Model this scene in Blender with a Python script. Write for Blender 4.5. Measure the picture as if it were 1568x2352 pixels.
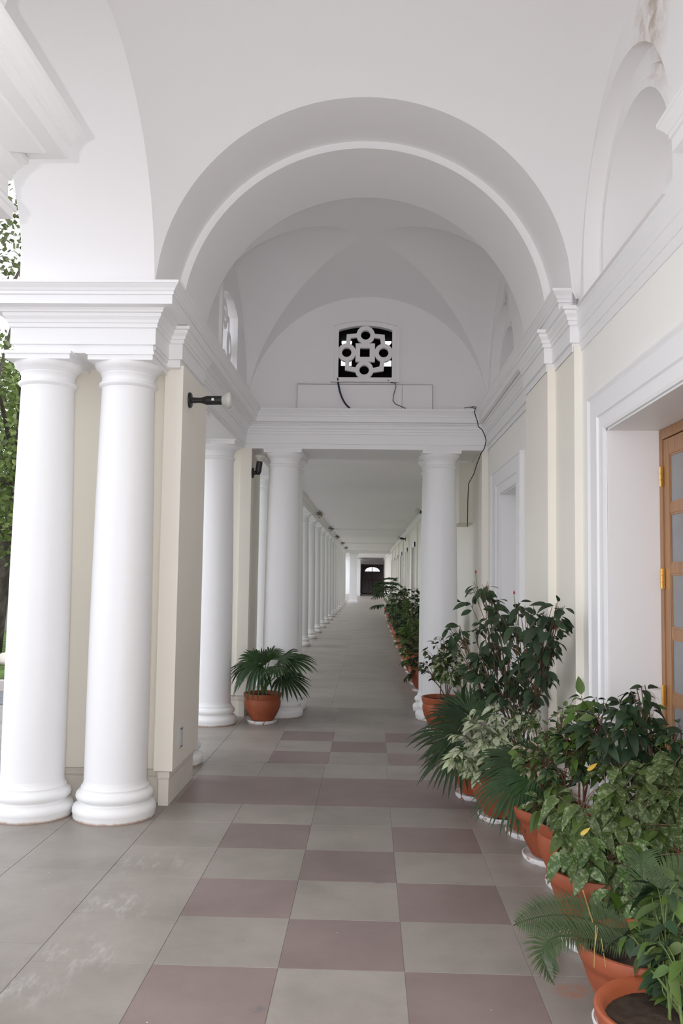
import bpy, bmesh, math, random
from mathutils import Vector, Matrix, Euler

# ------------------------------------------------------------------ scene, camera, light
S = bpy.context.scene
for o in list(bpy.data.objects):
    bpy.data.objects.remove(o, do_unlink=True)
COL = S.collection
rnd = random.Random(7)

F_PX, YAW, PITCH, ROLL, EYE = 2000.0, .0327, .0742, .0145, 1.6
_f = Vector((-math.sin(YAW) * math.cos(PITCH), math.cos(YAW) * math.cos(PITCH), math.sin(PITCH)))
_r0 = Vector((math.cos(YAW), math.sin(YAW), 0))
_u0 = _r0.cross(_f)
_r = math.cos(ROLL) * _r0 + math.sin(ROLL) * _u0
_u = -math.sin(ROLL) * _r0 + math.cos(ROLL) * _u0
cam_d = bpy.data.cameras.new('camera')
cam_d.sensor_fit = 'VERTICAL'
cam_d.sensor_height = 36.0
cam_d.lens = 36.0 * F_PX / 2352.0
cam_d.clip_start, cam_d.clip_end = .05, 400
cam = bpy.data.objects.new('camera', cam_d)
COL.objects.link(cam)
M = Matrix.Identity(4)
for i in range(3):
    M[i][0], M[i][1], M[i][2] = _r[i], _u[i], -_f[i]
M[2][3] = EYE
cam.matrix_world = M
S.camera = cam

w = bpy.data.worlds.new('overcast')
S.world = w
w.use_nodes = True
bg = w.node_tree.nodes['Background']
bg.inputs[0].default_value = (.905, .935, 1.0, 1)
bg.inputs[1].default_value = 2.05

fl = bpy.data.lights.new('camera_flash', 'POINT')
fl.energy = 175
fl.color = (1.0, .955, .97)
fl.shadow_soft_size = .012
flo = bpy.data.objects.new('camera_flash', fl)
flo.location = (-.14, -.03, 1.64)
COL.objects.link(flo)

sun = bpy.data.lights.new('sun', 'SUN')
sun.energy = 2.4
sun.color = (1.0, .95, .86)
sun.angle = .02
sno = bpy.data.objects.new('sun', sun)
sno.rotation_euler = Vector((-.80, .18, -1.14)).to_track_quat('-Z', 'Y').to_euler()
COL.objects.link(sno)

S.view_settings.view_transform = 'Standard'
S.view_settings.look = 'None'
S.view_settings.gamma = 1.0
S.view_settings.use_curve_mapping = False
S.view_settings.exposure = .12
S.cycles.max_bounces = 14
S.cycles.diffuse_bounces = 11


def at(px, py, y):
    """world point seen at a photo pixel, at world depth y"""
    d = (px - 784.0) / F_PX * _r - (py - 1176.0) / F_PX * _u + _f
    return Vector((0, 0, EYE)) + d * (y / d.y)


# ------------------------------------------------------------------ materials
def new_mat(name):
    m = bpy.data.materials.new(name)
    m.use_nodes = True
    nt = m.node_tree
    return m, nt, nt.nodes['Principled BSDF']


def node(nt, t, **kw):
    n = nt.nodes.new(t)
    for k, v in kw.items():
        setattr(n, k, v)
    return n


def noise(nt, scale, detail=4, coord='Object', rough=.55, vec=None):
    n = node(nt, 'ShaderNodeTexNoise')
    n.inputs['Scale'].default_value = scale
    n.inputs['Detail'].default_value = detail
    n.inputs['Roughness'].default_value = rough
    if vec is None:
        if coord == 'World':
            g = node(nt, 'ShaderNodeNewGeometry')
            vec = g.outputs['Position']
        else:
            tc = node(nt, 'ShaderNodeTexCoord')
            vec = tc.outputs[coord]
    nt.links.new(vec, n.inputs['Vector'])
    return n.outputs['Fac']


def ramp(nt, fac, stops):
    r = node(nt, 'ShaderNodeValToRGB')
    e = r.color_ramp.elements
    while len(e) > 1:
        e.remove(e[-1])
    e[0].position, e[0].color = stops[0][0], (*stops[0][1], 1)
    for p, c in stops[1:]:
        x = e.new(p)
        x.color = (*c, 1)
    nt.links.new(fac, r.inputs[0])
    return r.outputs[0]


def mix(nt, fac, a, b):
    n = node(nt, 'ShaderNodeMix', data_type='RGBA')
    if isinstance(fac, (int, float)):
        n.inputs[0].default_value = fac
    else:
        nt.links.new(fac, n.inputs[0])
    for s, v in ((6, a), (7, b)):
        if isinstance(v, tuple):
            n.inputs[s].default_value = (*v, 1)
        else:
            nt.links.new(v, n.inputs[s])
    return n.outputs[2]


def bump(nt, b, fac, strength=.15, dist=.01):
    n = node(nt, 'ShaderNodeBump')
    n.inputs['Strength'].default_value = strength
    n.inputs['Distance'].default_value = dist
    nt.links.new(fac, n.inputs['Height'])
    nt.links.new(n.outputs[0], b.inputs['Normal'])


def plaster(name, base, dirt, rough=.55, scale=1.6, amount=.35):
    m, nt, b = new_mat(name)
    f = noise(nt, scale, 6, 'World')
    c = ramp(nt, f, [(.35, base), (.75, tuple(x * (1 - amount * .12) for x in base))])
    f2 = noise(nt, 14, 5, 'World', .7)
    k = ramp(nt, f2, [(.70, (0, 0, 0)), (.80, (1, 1, 1))])
    mm = node(nt, 'ShaderNodeMath', operation='MULTIPLY')
    nt.links.new(k, mm.inputs[0])
    mm.inputs[1].default_value = amount
    c = mix(nt, mm.outputs[0], c, dirt)
    nt.links.new(c, b.inputs['Base Color'])
    b.inputs['Roughness'].default_value = rough
    bump(nt, b, noise(nt, 38, 4, 'World'), .06, .004)
    return m


WHITE = plaster('white_paint', (.85, .85, .86), (.70, .68, .65), .45, amount=.15)
CEIL = plaster('vault_whitewash', (.835, .825, .832), (.76, .75, .75), .8, 1.1, .12)
CREAM = plaster('cream_paint', (.87, .835, .75), (.66, .60, .50), .5, amount=.2)
CREAMW = plaster('pale_cream_paint', (.88, .875, .845), (.70, .68, .62), .55, amount=.2)
PLINTH = plaster('worn_cream_plinth', (.76, .72, .65), (.36, .26, .20), .6, 3, 1.0)


def column_base_mat():
    m, nt, b = new_mat('white_paint_scuffed_foot')
    g = node(nt, 'ShaderNodeNewGeometry')
    sx = node(nt, 'ShaderNodeSeparateXYZ')
    nt.links.new(g.outputs['Position'], sx.inputs[0])
    n = noise(nt, 22, 5, 'World', .7)
    a = node(nt, 'ShaderNodeMath', operation='MULTIPLY_ADD')
    nt.links.new(n, a.inputs[0])
    a.inputs[1].default_value = .035
    nt.links.new(sx.outputs[2], a.inputs[2])
    k = ramp(nt, a.outputs[0], [(.022, (1, 1, 1)), (.036, (0, 0, 0))])
    c = mix(nt, k, (.83, .83, .83), (.50, .36, .29))
    nt.links.new(c, b.inputs['Base Color'])
    b.inputs['Roughness'].default_value = .5
    bump(nt, b, noise(nt, 40, 4, 'World'), .15, .004)
    return m


BASEM = column_base_mat()


def lunette_mat():
    m, nt, b = new_mat('whitewash_rust_stained')
    g = node(nt, 'ShaderNodeNewGeometry')
    c = ramp(nt, noise(nt, 1.1, 6, 'World'), [(.35, (.865, .855, .86)), (.75, (.84, .83, .835))])
    for ctr, r in (((1.40, 4.10, 4.33), .34), ((1.40, 8.62, 4.36), .26)):
        d = node(nt, 'ShaderNodeVectorMath', operation='DISTANCE')
        nt.links.new(g.outputs['Position'], d.inputs[0])
        d.inputs[1].default_value = ctr
        k = ramp(nt, d.outputs['Value'], [(r * .25, (.75, .75, .75)), (r, (0, 0, 0))])
        n = ramp(nt, noise(nt, 9, 6, 'World', .7), [(.38, (0, 0, 0)), (.62, (1, 1, 1))])
        mu = node(nt, 'ShaderNodeMath', operation='MULTIPLY')
        nt.links.new(k, mu.inputs[0])
        nt.links.new(n, mu.inputs[1])
        c = mix(nt, mu.outputs[0], c, (.40, .31, .21))
    nt.links.new(c, b.inputs['Base Color'])
    b.inputs['Roughness'].default_value = .8
    bump(nt, b, noise(nt, 38, 4, 'World'), .06, .004)
    return m


LUN = lunette_mat()


def stone(name, c1, c2, c3):
    m, nt, b = new_mat(name)
    f = noise(nt, 1.7, 9, 'World', .68)
    c = ramp(nt, f, [(.30, c1), (.52, c2), (.74, c3)])
    oi = node(nt, 'ShaderNodeObjectInfo')
    hs = node(nt, 'ShaderNodeHueSaturation')
    mr = node(nt, 'ShaderNodeMapRange')
    mr.inputs[3].default_value, mr.inputs[4].default_value = .93, 1.07
    nt.links.new(oi.outputs['Random'], mr.inputs[0])
    nt.links.new(mr.outputs[0], hs.inputs['Value'])
    nt.links.new(c, hs.inputs['Color'])
    c = hs.outputs[0]
    # chalky scuffs and white paint specks
    g = node(nt, 'ShaderNodeNewGeometry')
    def spot_mask(c, r0, r1):
        d = node(nt, 'ShaderNodeVectorMath', operation='DISTANCE')
        nt.links.new(g.outputs['Position'], d.inputs[0])
        d.inputs[1].default_value = c
        return ramp(nt, d.outputs['Value'], [(r0, (1, 1, 1)), (r1, (0, 0, 0))])
    near = None
    for c_ in ((-1.18, 4.90, 0), (-1.22, 4.30, 0), (-1.20, 3.75, 0), (-1.35, 3.45, 0)):
        k_ = spot_mask(c_, .03, .26)
        if near is None:
            near = k_
        else:
            mx = node(nt, 'ShaderNodeMath', operation='MAXIMUM')
            nt.links.new(near, mx.inputs[0])
            nt.links.new(k_, mx.inputs[1])
            near = mx.outputs[0]
    mp = node(nt, 'ShaderNodeMapping')
    mp.inputs['Rotation'].default_value = (0, 0, .5)
    mp.inputs['Scale'].default_value = (9, 2.6, 1)
    nt.links.new(g.outputs['Position'], mp.inputs[0])
    sc = ramp(nt, noise(nt, 1.5, 8, vec=mp.outputs[0], rough=.75), [(.50, (0, 0, 0)), (.72, (.62, .62, .62))])
    mu = node(nt, 'ShaderNodeMath', operation='MULTIPLY')
    nt.links.new(near, mu.inputs[0])
    nt.links.new(sc, mu.inputs[1])
    c = mix(nt, mu.outputs[0], c, (.72, .72, .74))
    sp = node(nt, 'ShaderNodeTexVoronoi')
    sp.inputs['Scale'].default_value = 7
    sp.inputs['Randomness'].default_value = 1
    nt.links.new(g.outputs['Position'], sp.inputs['Vector'])
    k = ramp(nt, sp.outputs['Distance'], [(.018, (.8, .8, .8)), (.026, (0, 0, 0))])
    c = mix(nt, k, c, (.75, .75, .75))
    for c_, r_, cc__ in (((.076, 4.727, 0), .045, (.14, .14, .14)), ((-.395, 3.338, 0), .04, (.13, .13, .13)), ((.82, 3.55, 0), .09, (.36, .15, .09)), ((-.55, 3.95, 0), .05, (.24, .23, .21))):
        pm_ = node(nt, 'ShaderNodeMath', operation='MULTIPLY')
        nt.links.new(spot_mask(c_, r_ * .3, r_), pm_.inputs[0])
        nt.links.new(ramp(nt, noise(nt, 19, 5, 'World', .7), [(.40, (0, 0, 0)), (.56, (.8, .8, .8))]), pm_.inputs[1])
        c = mix(nt, pm_.outputs[0], c, cc__)
    nt.links.new(c, b.inputs['Base Color'])
    b.inputs['Roughness'].default_value = .42
    b.inputs['Specular IOR Level'].default_value = .35
    bump(nt, b, noise(nt, 30, 5, 'World'), .05, .003)
    return m


GREY = stone('grey_kota_stone', (.235, .212, .186), (.298, .268, .240), (.345, .309, .280))
RED = stone('mauve_sandstone', (.185, .142, .132), (.225, .173, .163), (.262, .203, .19))


def simple(name, col, rough=.5, spec=.5, metal=0, var=.0, scale=8, bmp=0):
    m, nt, b = new_mat(name)
    if var:
        f = noise(nt, scale, 5)
        c = ramp(nt, f, [(.3, tuple(x * (1 - var) for x in col)), (.7, tuple(min(1, x * (1 + var)) for x in col))])
        nt.links.new(c, b.inputs['Base Color'])
    else:
        b.inputs['Base Color'].default_value = (*col, 1)
    b.inputs['Roughness'].default_value = rough
    b.inputs['Specular IOR Level'].default_value = spec
    b.inputs['Metallic'].default_value = metal
    if bmp:
        bump(nt, b, noise(nt, scale * 5, 4), bmp, .004)
    return m


def terracotta():
    m, nt, b = new_mat('terracotta')
    f = noise(nt, 7, 6)
    c = ramp(nt, f, [(.25, (.24, .058, .022)), (.5, (.31, .075, .028)), (.75, (.37, .105, .045))])
    k = ramp(nt, noise(nt, 3.1, 6, rough=.7), [(.62, (0, 0, 0)), (.72, (.55, .55, .55))])
    c = mix(nt, k, c, (.20, .06, .03))
    oi = node(nt, 'ShaderNodeObjectInfo')
    hs = node(nt, 'ShaderNodeHueSaturation')
    mr = node(nt, 'ShaderNodeMapRange')
    mr.inputs[3].default_value, mr.inputs[4].default_value = .85, 1.15
    nt.links.new(oi.outputs['Random'], mr.inputs[0])
    nt.links.new(mr.outputs[0], hs.inputs['Value'])
    nt.links.new(c, hs.inputs['Color'])
    nt.links.new(hs.outputs[0], b.inputs['Base Color'])
    b.inputs['Roughness'].default_value = .6
    bump(nt, b, noise(nt, 60, 4), .1, .003)
    return m


TERRA = terracotta()


def saucer_mat():
    m, nt, b = new_mat('white_painted_clay_chipped')
    k = ramp(nt, noise(nt, 16, 6, 'World', .75), [(.56, (0, 0, 0)), (.60, (1, 1, 1))])
    c = mix(nt, k, (.80, .80, .80), (.40, .14, .08))
    nt.links.new(c, b.inputs['Base Color'])
    b.inputs['Roughness'].default_value = .55
    return m


SAUCER = saucer_mat()
SOIL = simple('dark_soil', (.045, .032, .024), .95, .1, 0, .5, 20, .6)
BLACK = simple('black_metal', (.012, .012, .014), .35, .5)
LENS = simple('frosted_lens', (.55, .54, .50), .2, .6)
DARKGLASS = simple('grey_curtained_glass', (.22, .225, .235), .3, .4, 0, .15, 3)
BRASS = simple('brass', (.80, .52, .16), .3, .5, 1.0)
STEM = simple('brown_stem', (.15, .10, .065), .8, .2, 0, .3, 20)
STEMG = simple('green_stem', (.10, .14, .04), .6, .3, 0, .3, 20)
STEMR = simple('reddish_stem', (.17, .06, .045), .6, .3, 0, .3, 20)
CABLE = simple('blue_black_cable', (.012, .018, .045), .45)
WIRE = simple('black_wire', (.02, .017, .02), .5)
STEEL = simple('grey_plate', (.42, .44, .46), .4, .5, 0)
DARKROOM = simple('painted_gloom', (.035, .03, .028), .9, .1)  # near-black colour stands in for the gloom of unlit spaces
GATEM = simple('dark_maroon_iron', (.085, .035, .032), .5, .4)
NEST = simple('straw_nest', (.24, .19, .14), .95, .1, 0, .5, 30, .5)
BARK = simple('grey_bark', (.10, .085, .075), .9, .1, 0, .4, 6, .6)
LAWN = simple('lawn_grass', (.075, .12, .035), .9, .1, 0, .5, 3, .6)
ROAD = simple('grey_asphalt', (.20, .21, .22), .8, .2, 0, .2, 4)
PALE = simple('pale_paving', (.55, .50, .47), .7, .2, 0, .1, 3)


def wood():
    m, nt, b = new_mat('varnished_teak')
    tc = node(nt, 'ShaderNodeTexCoord')
    mp = node(nt, 'ShaderNodeMapping')
    mp.inputs['Scale'].default_value = (18, 18, 1.2)
    nt.links.new(tc.outputs['Object'], mp.inputs[0])
    f = noise(nt, 2.2, 6, vec=mp.outputs[0], rough=.65)
    c = ramp(nt, f, [(.3, (.27, .125, .05)), (.55, (.36, .18, .075)), (.8, (.44, .24, .11))])
    nt.links.new(c, b.inputs['Base Color'])
    b.inputs['Roughness'].default_value = .4
    return m


WOOD = wood()


def leafm(name, c1, c2, var=None, rough=.46, amt=.5, vscale=30, back=1.0, rand=.25):
    """green leaf; var = pale variegation colour"""
    m, nt, b = new_mat(name)
    f = noise(nt, 9, 3, 'Object')
    c = ramp(nt, f, [(.3, c1), (.7, c2)])
    if var:
        k = ramp(nt, noise(nt, vscale, 6, 'Object', .75), [(amt - .06, (0, 0, 0)), (amt + .06, (1, 1, 1))])
        c = mix(nt, k, c, var)
    oi = node(nt, 'ShaderNodeObjectInfo')
    hs = node(nt, 'ShaderNodeHueSaturation')
    for sock, lo, hi, mul in (('Value', 1 - rand, 1 + rand, 1.0), ('Hue', .485, .515, 7.31), ('Saturation', .8, 1.1, 3.7)):
        fr = node(nt, 'ShaderNodeMath', operation='MULTIPLY')
        nt.links.new(oi.outputs['Random'], fr.inputs[0])
        fr.inputs[1].default_value = mul
        fc = node(nt, 'ShaderNodeMath', operation='FRACT')
        nt.links.new(fr.outputs[0], fc.inputs[0])
        mr = node(nt, 'ShaderNodeMapRange')
        mr.inputs[3].default_value, mr.inputs[4].default_value = lo, hi
        nt.links.new(fc.outputs[0], mr.inputs[0])
        nt.links.new(mr.outputs[0], hs.inputs[sock])
    nt.links.new(c, hs.inputs['Color'])
    c = hs.outputs[0]
    nt.links.new(c, b.inputs['Base Color'])
    b.inputs['Roughness'].default_value = rough
    b.inputs['Specular IOR Level'].default_value = .25
    tr = node(nt, 'ShaderNodeBsdfTranslucent')
    nt.links.new(c, tr.inputs[0])
    ms = node(nt, 'ShaderNodeMixShader')
    ms.inputs[0].default_value = .16
    nt.links.new(b.outputs[0], ms.inputs[1])
    nt.links.new(tr.outputs[0], ms.inputs[2])
    nt.links.new(ms.outputs[0], nt.nodes['Material Output'].inputs[0])
    return m


L_DARK = leafm('leaf_dark_glossy', (.022, .045, .020), (.035, .068, .028))
L_BIG = leafm('leaf_deep_green', (.028, .048, .024), (.042, .070, .032), rough=.5)
L_PALM = leafm('palm_green', (.024, .052, .018), (.040, .085, .028), rough=.33)
L_MID = leafm('leaf_mid_green', (.055, .10, .020), (.09, .145, .032))
L_VAR = leafm('leaf_green_variegated', (.055, .10, .026), (.085, .14, .040), (.27, .34, .175), amt=.55, vscale=55)
L_PALE = leafm('leaf_pale_variegated', (.13, .20, .085), (.20, .27, .13), (.46, .50, .33), amt=.47, vscale=26)
L_PINK = leafm('leaf_cream_pink', (.20, .22, .10), (.42, .36, .27), (.55, .45, .38), amt=.52, vscale=22)
L_OLIVE = leafm('leaf_olive', (.045, .060, .022), (.075, .085, .035))
L_YEL = leafm('leaf_yellowed', (.50, .30, .03), (.58, .40, .06))
L_TREE = leafm('tree_leaf_sunlit', (.10, .15, .045), (.17, .21, .07))
L_CYC = leafm('cycad_green', (.035, .065, .022), (.055, .095, .030), rough=.4)
STRAW = simple('dry_straw_stalk', (.36, .25, .09), .6, .3, 0, .2, 20)
FLOWER = simple('red_bud', (.30, .04, .04), .6, .3)


# ------------------------------------------------------------------ builders
def obj(name, me, mat=None, parent=None):
    o = bpy.data.objects.new(name, me)
    COL.objects.link(o)
    if mat is not None and len(me.materials) == 0:
        me.materials.append(mat)
    if parent is not None:
        o.parent = parent
    return o


def mesh(name, verts, faces, smooth=False, angle=None):
    me = bpy.data.meshes.new(name)
    me.from_pydata([tuple(v) for v in verts], [], faces)
    me.update()
    if smooth:
        me.polygons.foreach_set('use_smooth', [True] * len(me.polygons))
        if angle:
            me.set_sharp_from_angle(angle=math.radians(angle))
    return me


def tag(o, label=None, cat=None, group=None, kind=None):
    if label:
        o['label'] = label
    if cat:
        o['category'] = cat
    if group:
        o['group'] = group
    if kind:
        o['kind'] = kind
    return o


def struct(name, me, mat, parent=None, label=None, cat=None):
    o = obj(name, me, mat, parent)
    if parent is None:
        tag(o, label, cat, None, 'structure')
    return o


def empty(name, loc, label=None, cat=None, group=None, rz=0, kind=None):
    o = bpy.data.objects.new(name, None)
    o.empty_display_size = .1
    COL.objects.link(o)
    o.location = loc
    o.rotation_euler = (0, 0, rz)
    return tag(o, label, cat, group, kind)


class MB:
    def __init__(s):
        s.v, s.f = [], []

    def add(s, verts, faces):
        k = len(s.v)
        s.v += [tuple(p) for p in verts]
        s.f += [tuple(i + k for i in f) for f in faces]
        return s

    def box(s, x0, x1, y0, y1, z0, z1):
        v = [(x0, y0, z0), (x1, y0, z0), (x1, y1, z0), (x0, y1, z0), (x0, y0, z1), (x1, y0, z1), (x1, y1, z1), (x0, y1, z1)]
        return s.add(v, [(0, 3, 2, 1), (4, 5, 6, 7), (0, 1, 5, 4), (1, 2, 6, 5), (2, 3, 7, 6), (3, 0, 4, 7)])

    def strip(s, a, b, close=False):
        n = len(a)
        f = [(i, i + 1, n + i + 1, n + i) for i in range(n - 1)]
        if close:
            f.append((n - 1, 0, n, 2 * n - 1))
        return s.add(list(a) + list(b), f)

    def lathe(s, prof, seg=40, c=(0, 0, 0)):
        v, f = [], []
        for r, z in prof:
            for i in range(seg):
                a = 2 * math.pi * i / seg
                v.append((c[0] + r * math.cos(a), c[1] + r * math.sin(a), c[2] + z))
        for j in range(len(prof) - 1):
            for i in range(seg):
                i2 = (i + 1) % seg
                f.append((j * seg + i, j * seg + i2, (j + 1) * seg + i2, (j + 1) * seg + i))
        return s.add(v, f)

    def tube(s, pts, r0, r1=None, seg=6):
        r1 = r0 if r1 is None else r1
        pts = [Vector(p) for p in pts]
        v, f = [], []
        n = len(pts)
        up = Vector((.31, .17, .93))
        for i, p in enumerate(pts):
            t = (pts[min(i + 1, n - 1)] - pts[max(i - 1, 0)])
            t = t.normalized() if t.length > 1e-9 else Vector((0, 0, 1))
            a = t.cross(up)
            if a.length < 1e-3:
                a = t.cross(Vector((1, 0, 0)))
            a.normalize()
            b = t.cross(a)
            r = r0 + (r1 - r0) * i / max(1, n - 1)
            for k in range(seg):
                q = 2 * math.pi * k / seg
                v.append(p + a * (r * math.cos(q)) + b * (r * math.sin(q)))
        for i in range(n - 1):
            for k in range(seg):
                k2 = (k + 1) % seg
                f.append((i * seg + k, i * seg + k2, (i + 1) * seg + k2, (i + 1) * seg + k))
        f.append(tuple(range(seg - 1, -1, -1)))
        f.append(tuple((n - 1) * seg + k for k in range(seg)))
        return s.add(v, f)

    def build(s, name, mat, parent=None, smooth=False, angle=None):
        return obj(name, mesh(name, s.v, s.f, smooth, angle), mat, parent)


def bez(pts, n=10):
    """quadratic/cubic bezier sample"""
    pts = [Vector(p) for p in pts]
    out = []
    for i in range(n + 1):
        t = i / n
        q = list(pts)
        while len(q) > 1:
            q = [q[k].lerp(q[k + 1], t) for k in range(len(q) - 1)]
        out.append(q[0])
    return out


def sweep(mb, path, prof, side=1):
    """mitred sweep of profile [(d,z)] along an XY polyline; d goes to the side (+1: left of travel)"""
    P = [Vector((p[0], p[1])) for p in path]
    n = len(P)
    offs = []
    for i in range(n):
        a = (P[i] - P[i - 1]).normalized() if i > 0 else None
        b = (P[i + 1] - P[i]).normalized() if i < n - 1 else None
        na = Vector((-a.y, a.x)) * side if a is not None else None
        nb = Vector((-b.y, b.x)) * side if b is not None else None
        if na is None:
            offs.append(nb)
        elif nb is None:
            offs.append(na)
        else:
            m = na + nb
            offs.append(m / m.dot(na))
    rows = []
    for d, z in prof:
        rows.append([(P[i].x + offs[i].x * d, P[i].y + offs[i].y * d, z) for i in range(n)])
    v = [p for r in rows for p in r]
    f = []
    for j in range(len(rows) - 1):
        for i in range(n - 1):
            f.append((j * n + i, j * n + i + 1, (j + 1) * n + i + 1, (j + 1) * n + i))
    mb.add(v, f)
    return mb


def arc(cx, cz, r, a0, a1, n):
    return [(cx + r * math.cos(a0 + (a1 - a0) * i / n), cz + r * math.sin(a0 + (a1 - a0) * i / n)) for i in range(n + 1)]


def plate(name, outer, holes, mapf, thick, mat, parent=None):
    """flat plate with holes: 2D loops -> mapf(u, v, w) world point; thick along w"""
    bm = bmesh.new()
    loops = []
    for lp in [outer] + holes:
        vs = [bm.verts.new((p[0], p[1], 0)) for p in lp]
        es = [bm.edges.new((vs[i], vs[(i + 1) % len(vs)])) for i in range(len(vs))]
        loops.append(es)
    bmesh.ops.triangle_fill(bm, use_beauty=True, use_dissolve=False, edges=[e for l in loops for e in l])
    bm.verts.index_update()
    v2 = [(v.co.x, v.co.y) for v in bm.verts]
    faces = [tuple(v.index for v in f.verts) for f in bm.faces]
    bm.free()
    n = len(v2)
    verts = [mapf(u, v, 0) for u, v in v2] + [mapf(u, v, thick) for u, v in v2]
    fs = list(faces) + [tuple(n + i for i in reversed(f)) for f in faces]
    k = 0
    for lp in [outer] + holes:
        m = len(lp)
        for i in range(m):
            a, b = k + i, k + (i + 1) % m
            fs.append((a, b, n + b, n + a))
        k += m
    me = mesh(name, verts, fs)
    bm = bmesh.new()
    bm.from_mesh(me)
    bmesh.ops.recalc_face_normals(bm, faces=bm.faces)
    bm.to_mesh(me)
    bm.free()
    return obj(name, me, mat, parent)


# ------------------------------------------------------------------ floor
XL, XR = -1.44, 1.345
fb = MB().box(-3.0, 2.1, -3.0, 10.8, -.30, -.003).box(-2.3, 2.1, 10.8, 84, -.30, -.003)
floor = fb.build('floor', GREY)
tag(floor, 'stone paved verandah floor with mauve and grey chequer', None, None, 'structure')
tile_cache = {}


def tile(x0, x1, y0, y1, mat):
    g = .0012
    w_, d_ = round(x1 - x0 - 2 * g, 4), round(y1 - y0 - 2 * g, 4)
    key = (w_, d_, mat.name)
    if key not in tile_cache:
        c = .0011
        a, b = w_ / 2, d_ / 2
        v = [(-a, -b, -.02), (a, -b, -.02), (a, b, -.02), (-a, b, -.02), (-a, -b, -c), (a, -b, -c), (a, b, -c), (-a, b, -c),
             (-a + c, -b + c, 0), (a - c, -b + c, 0), (a - c, b - c, 0), (-a + c, b - c, 0)]
        f = [(0, 1, 5, 4), (1, 2, 6, 5), (2, 3, 7, 6), (3, 0, 4, 7), (4, 5, 9, 8), (5, 6, 10, 9), (6, 7, 11, 10), (7, 4, 8, 11), (8, 9, 10, 11)]
        me = mesh('floor_tile', v, f)
        me.materials.append(mat)
        tile_cache[key] = me
    o = obj('floor_tile', tile_cache[key], None, floor)
    o.location = ((x0 + x1) / 2, (y0 + y1) / 2, 0)


s = .5172
XC = [-.87 + s * i for i in range(4)]
XB = [-2.98, -2.455, -1.925, -1.383]
rows_near = [5.75 - s * k for k in range(0, 10)]
for j in range(9):
    y1, y0 = rows_near[j], rows_near[j + 1]
    for i in range(3):
        tile(XC[i], XC[i + 1], y0, y1, RED if (i + j) % 2 == 0 and j < 6 else GREY)
    tile(XC[3], 1.215, y0, y1, GREY)
    tile(1.215, 1.62, y0, y1, GREY)
    tile(-1.383, XC[0], y0, y1, GREY)
for k, (a, b) in enumerate(((2.9, 3.85), (3.85, 4.80), (4.80, 5.75), (1.1, 2.9))):
    for i in range(3):
        tile(XB[i], XB[i + 1], a + (.0 if i == 1 else 0), b, GREY)
XW = [-1.383, -.87, -.353, .165, .682, 1.215, 1.345]
XW2 = [-1.345, -.353, .682, 1.345]
for i in range(len(XW) - 1):
    tile(XW[i], XW[i + 1], 5.75, 6.22, GREY)
for i in range(len(XW2) - 1):
    tile(XW2[i], XW2[i + 1], 6.22, 7.07, RED)
for i in range(3):
    tile(XB[i], XB[i + 1], 5.75, 6.7, GREY)
for a, b in ((7.07, 7.583),):
    for i in range(len(XW) - 1):
        tile(XW[i], XW[i + 1], a, b, GREY)
XF = [-.851 + s * i for i in range(4)]
for j in range(3):
    y1, y0 = 9.137 - s * j, 9.137 - s * (j + 1)
    for i in range(3):
        tile(XF[i], XF[i + 1], y0, y1, RED if (i + j) % 2 == 0 else GREY)
    tile(XF[3], 1.345, y0, y1, GREY)
    tile(-1.383, XF[0], y0, y1, GREY)
for a, b in ((7.07, 7.95), (7.95, 8.9), (8.9, 9.85), (9.85, 10.8)):
    for i in range(3):
        tile(XB[i], XB[i + 1], a, b, GREY)
for a, b in ((9.137, 9.65), (9.65, 10.2), (10.2, 10.8)):
    for i in range(len(XW) - 1):
        tile(XW[i], XW[i + 1], a, b, GREY)
yy = 10.8
while yy < 27:
    for x0, x1 in ((-2.25, -1.35), (-1.35, -.45), (-.45, .45), (.45, 1.34)):
        tile(x0, x1, yy, yy + .9, GREY)
    yy += .9

# ------------------------------------------------------------------ walls
# right wall with two doorways, entablature zone and lunettes above
WX = XR
D1 = (3.53, 4.97, 2.465)
D2 = (7.98, 8.98, 2.475)
mb = MB()
mb.box(WX, 2.0, -3.0, D1[0], 0, 3.34)
mb.box(WX, 2.0, D1[1], D2[0], 0, 3.34)
mb.box(WX, 2.0, D1[0], D1[1], D1[2], 3.34)
mb.box(WX, 2.0, D2[1], 10.85, 0, 3.34)
mb.box(WX, 2.0, D2[0], D2[1], D2[2], 3.34)
wr = mb.build('wall_right', CREAMW)
tag(wr, 'pale cream wall with deep doorways behind the potted plants', None, None, 'structure')
# white reveals lining the doorways (thin facings)
for a, b, z in (D1, D2):
    m2 = MB()
    m2.box(WX + .001, 1.74, b - .012, b, 0, z)
    m2.box(WX + .001, 1.74, a, a + .012, 0, z)
    m2.box(WX + .001, 1.74, a, b, z - .012, z)
    struct('door_reveal', m2.build('door_reveal', WHITE, wr).data, WHITE, wr) if False else m2.build('door_reveal', WHITE, wr)
# unseen shell and roof, added to keep daylight out and shade the near vault
sh = MB()
sh.box(2.0, 2.1, -3.0, 84, 0, 5.7)
sh.build('wall_shell', CREAMW)
tag(bpy.data.objects['wall_shell'], 'unseen shell wall added to keep daylight out', None, None, 'structure')
rf = MB().box(-2.55, 2.1, -2.6, 12.4, 5.62, 5.75).box(-2.32, 2.0, -2.6, 1.66, 4.75, 4.85).box(-2.34, -2.30, -2.6, 1.7, 3.5, 5.65)
tag(rf.build('roof', CREAMW), 'unseen flat roof slab above the vaults, extended rearward for shade', None, None, 'structure')

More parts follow.
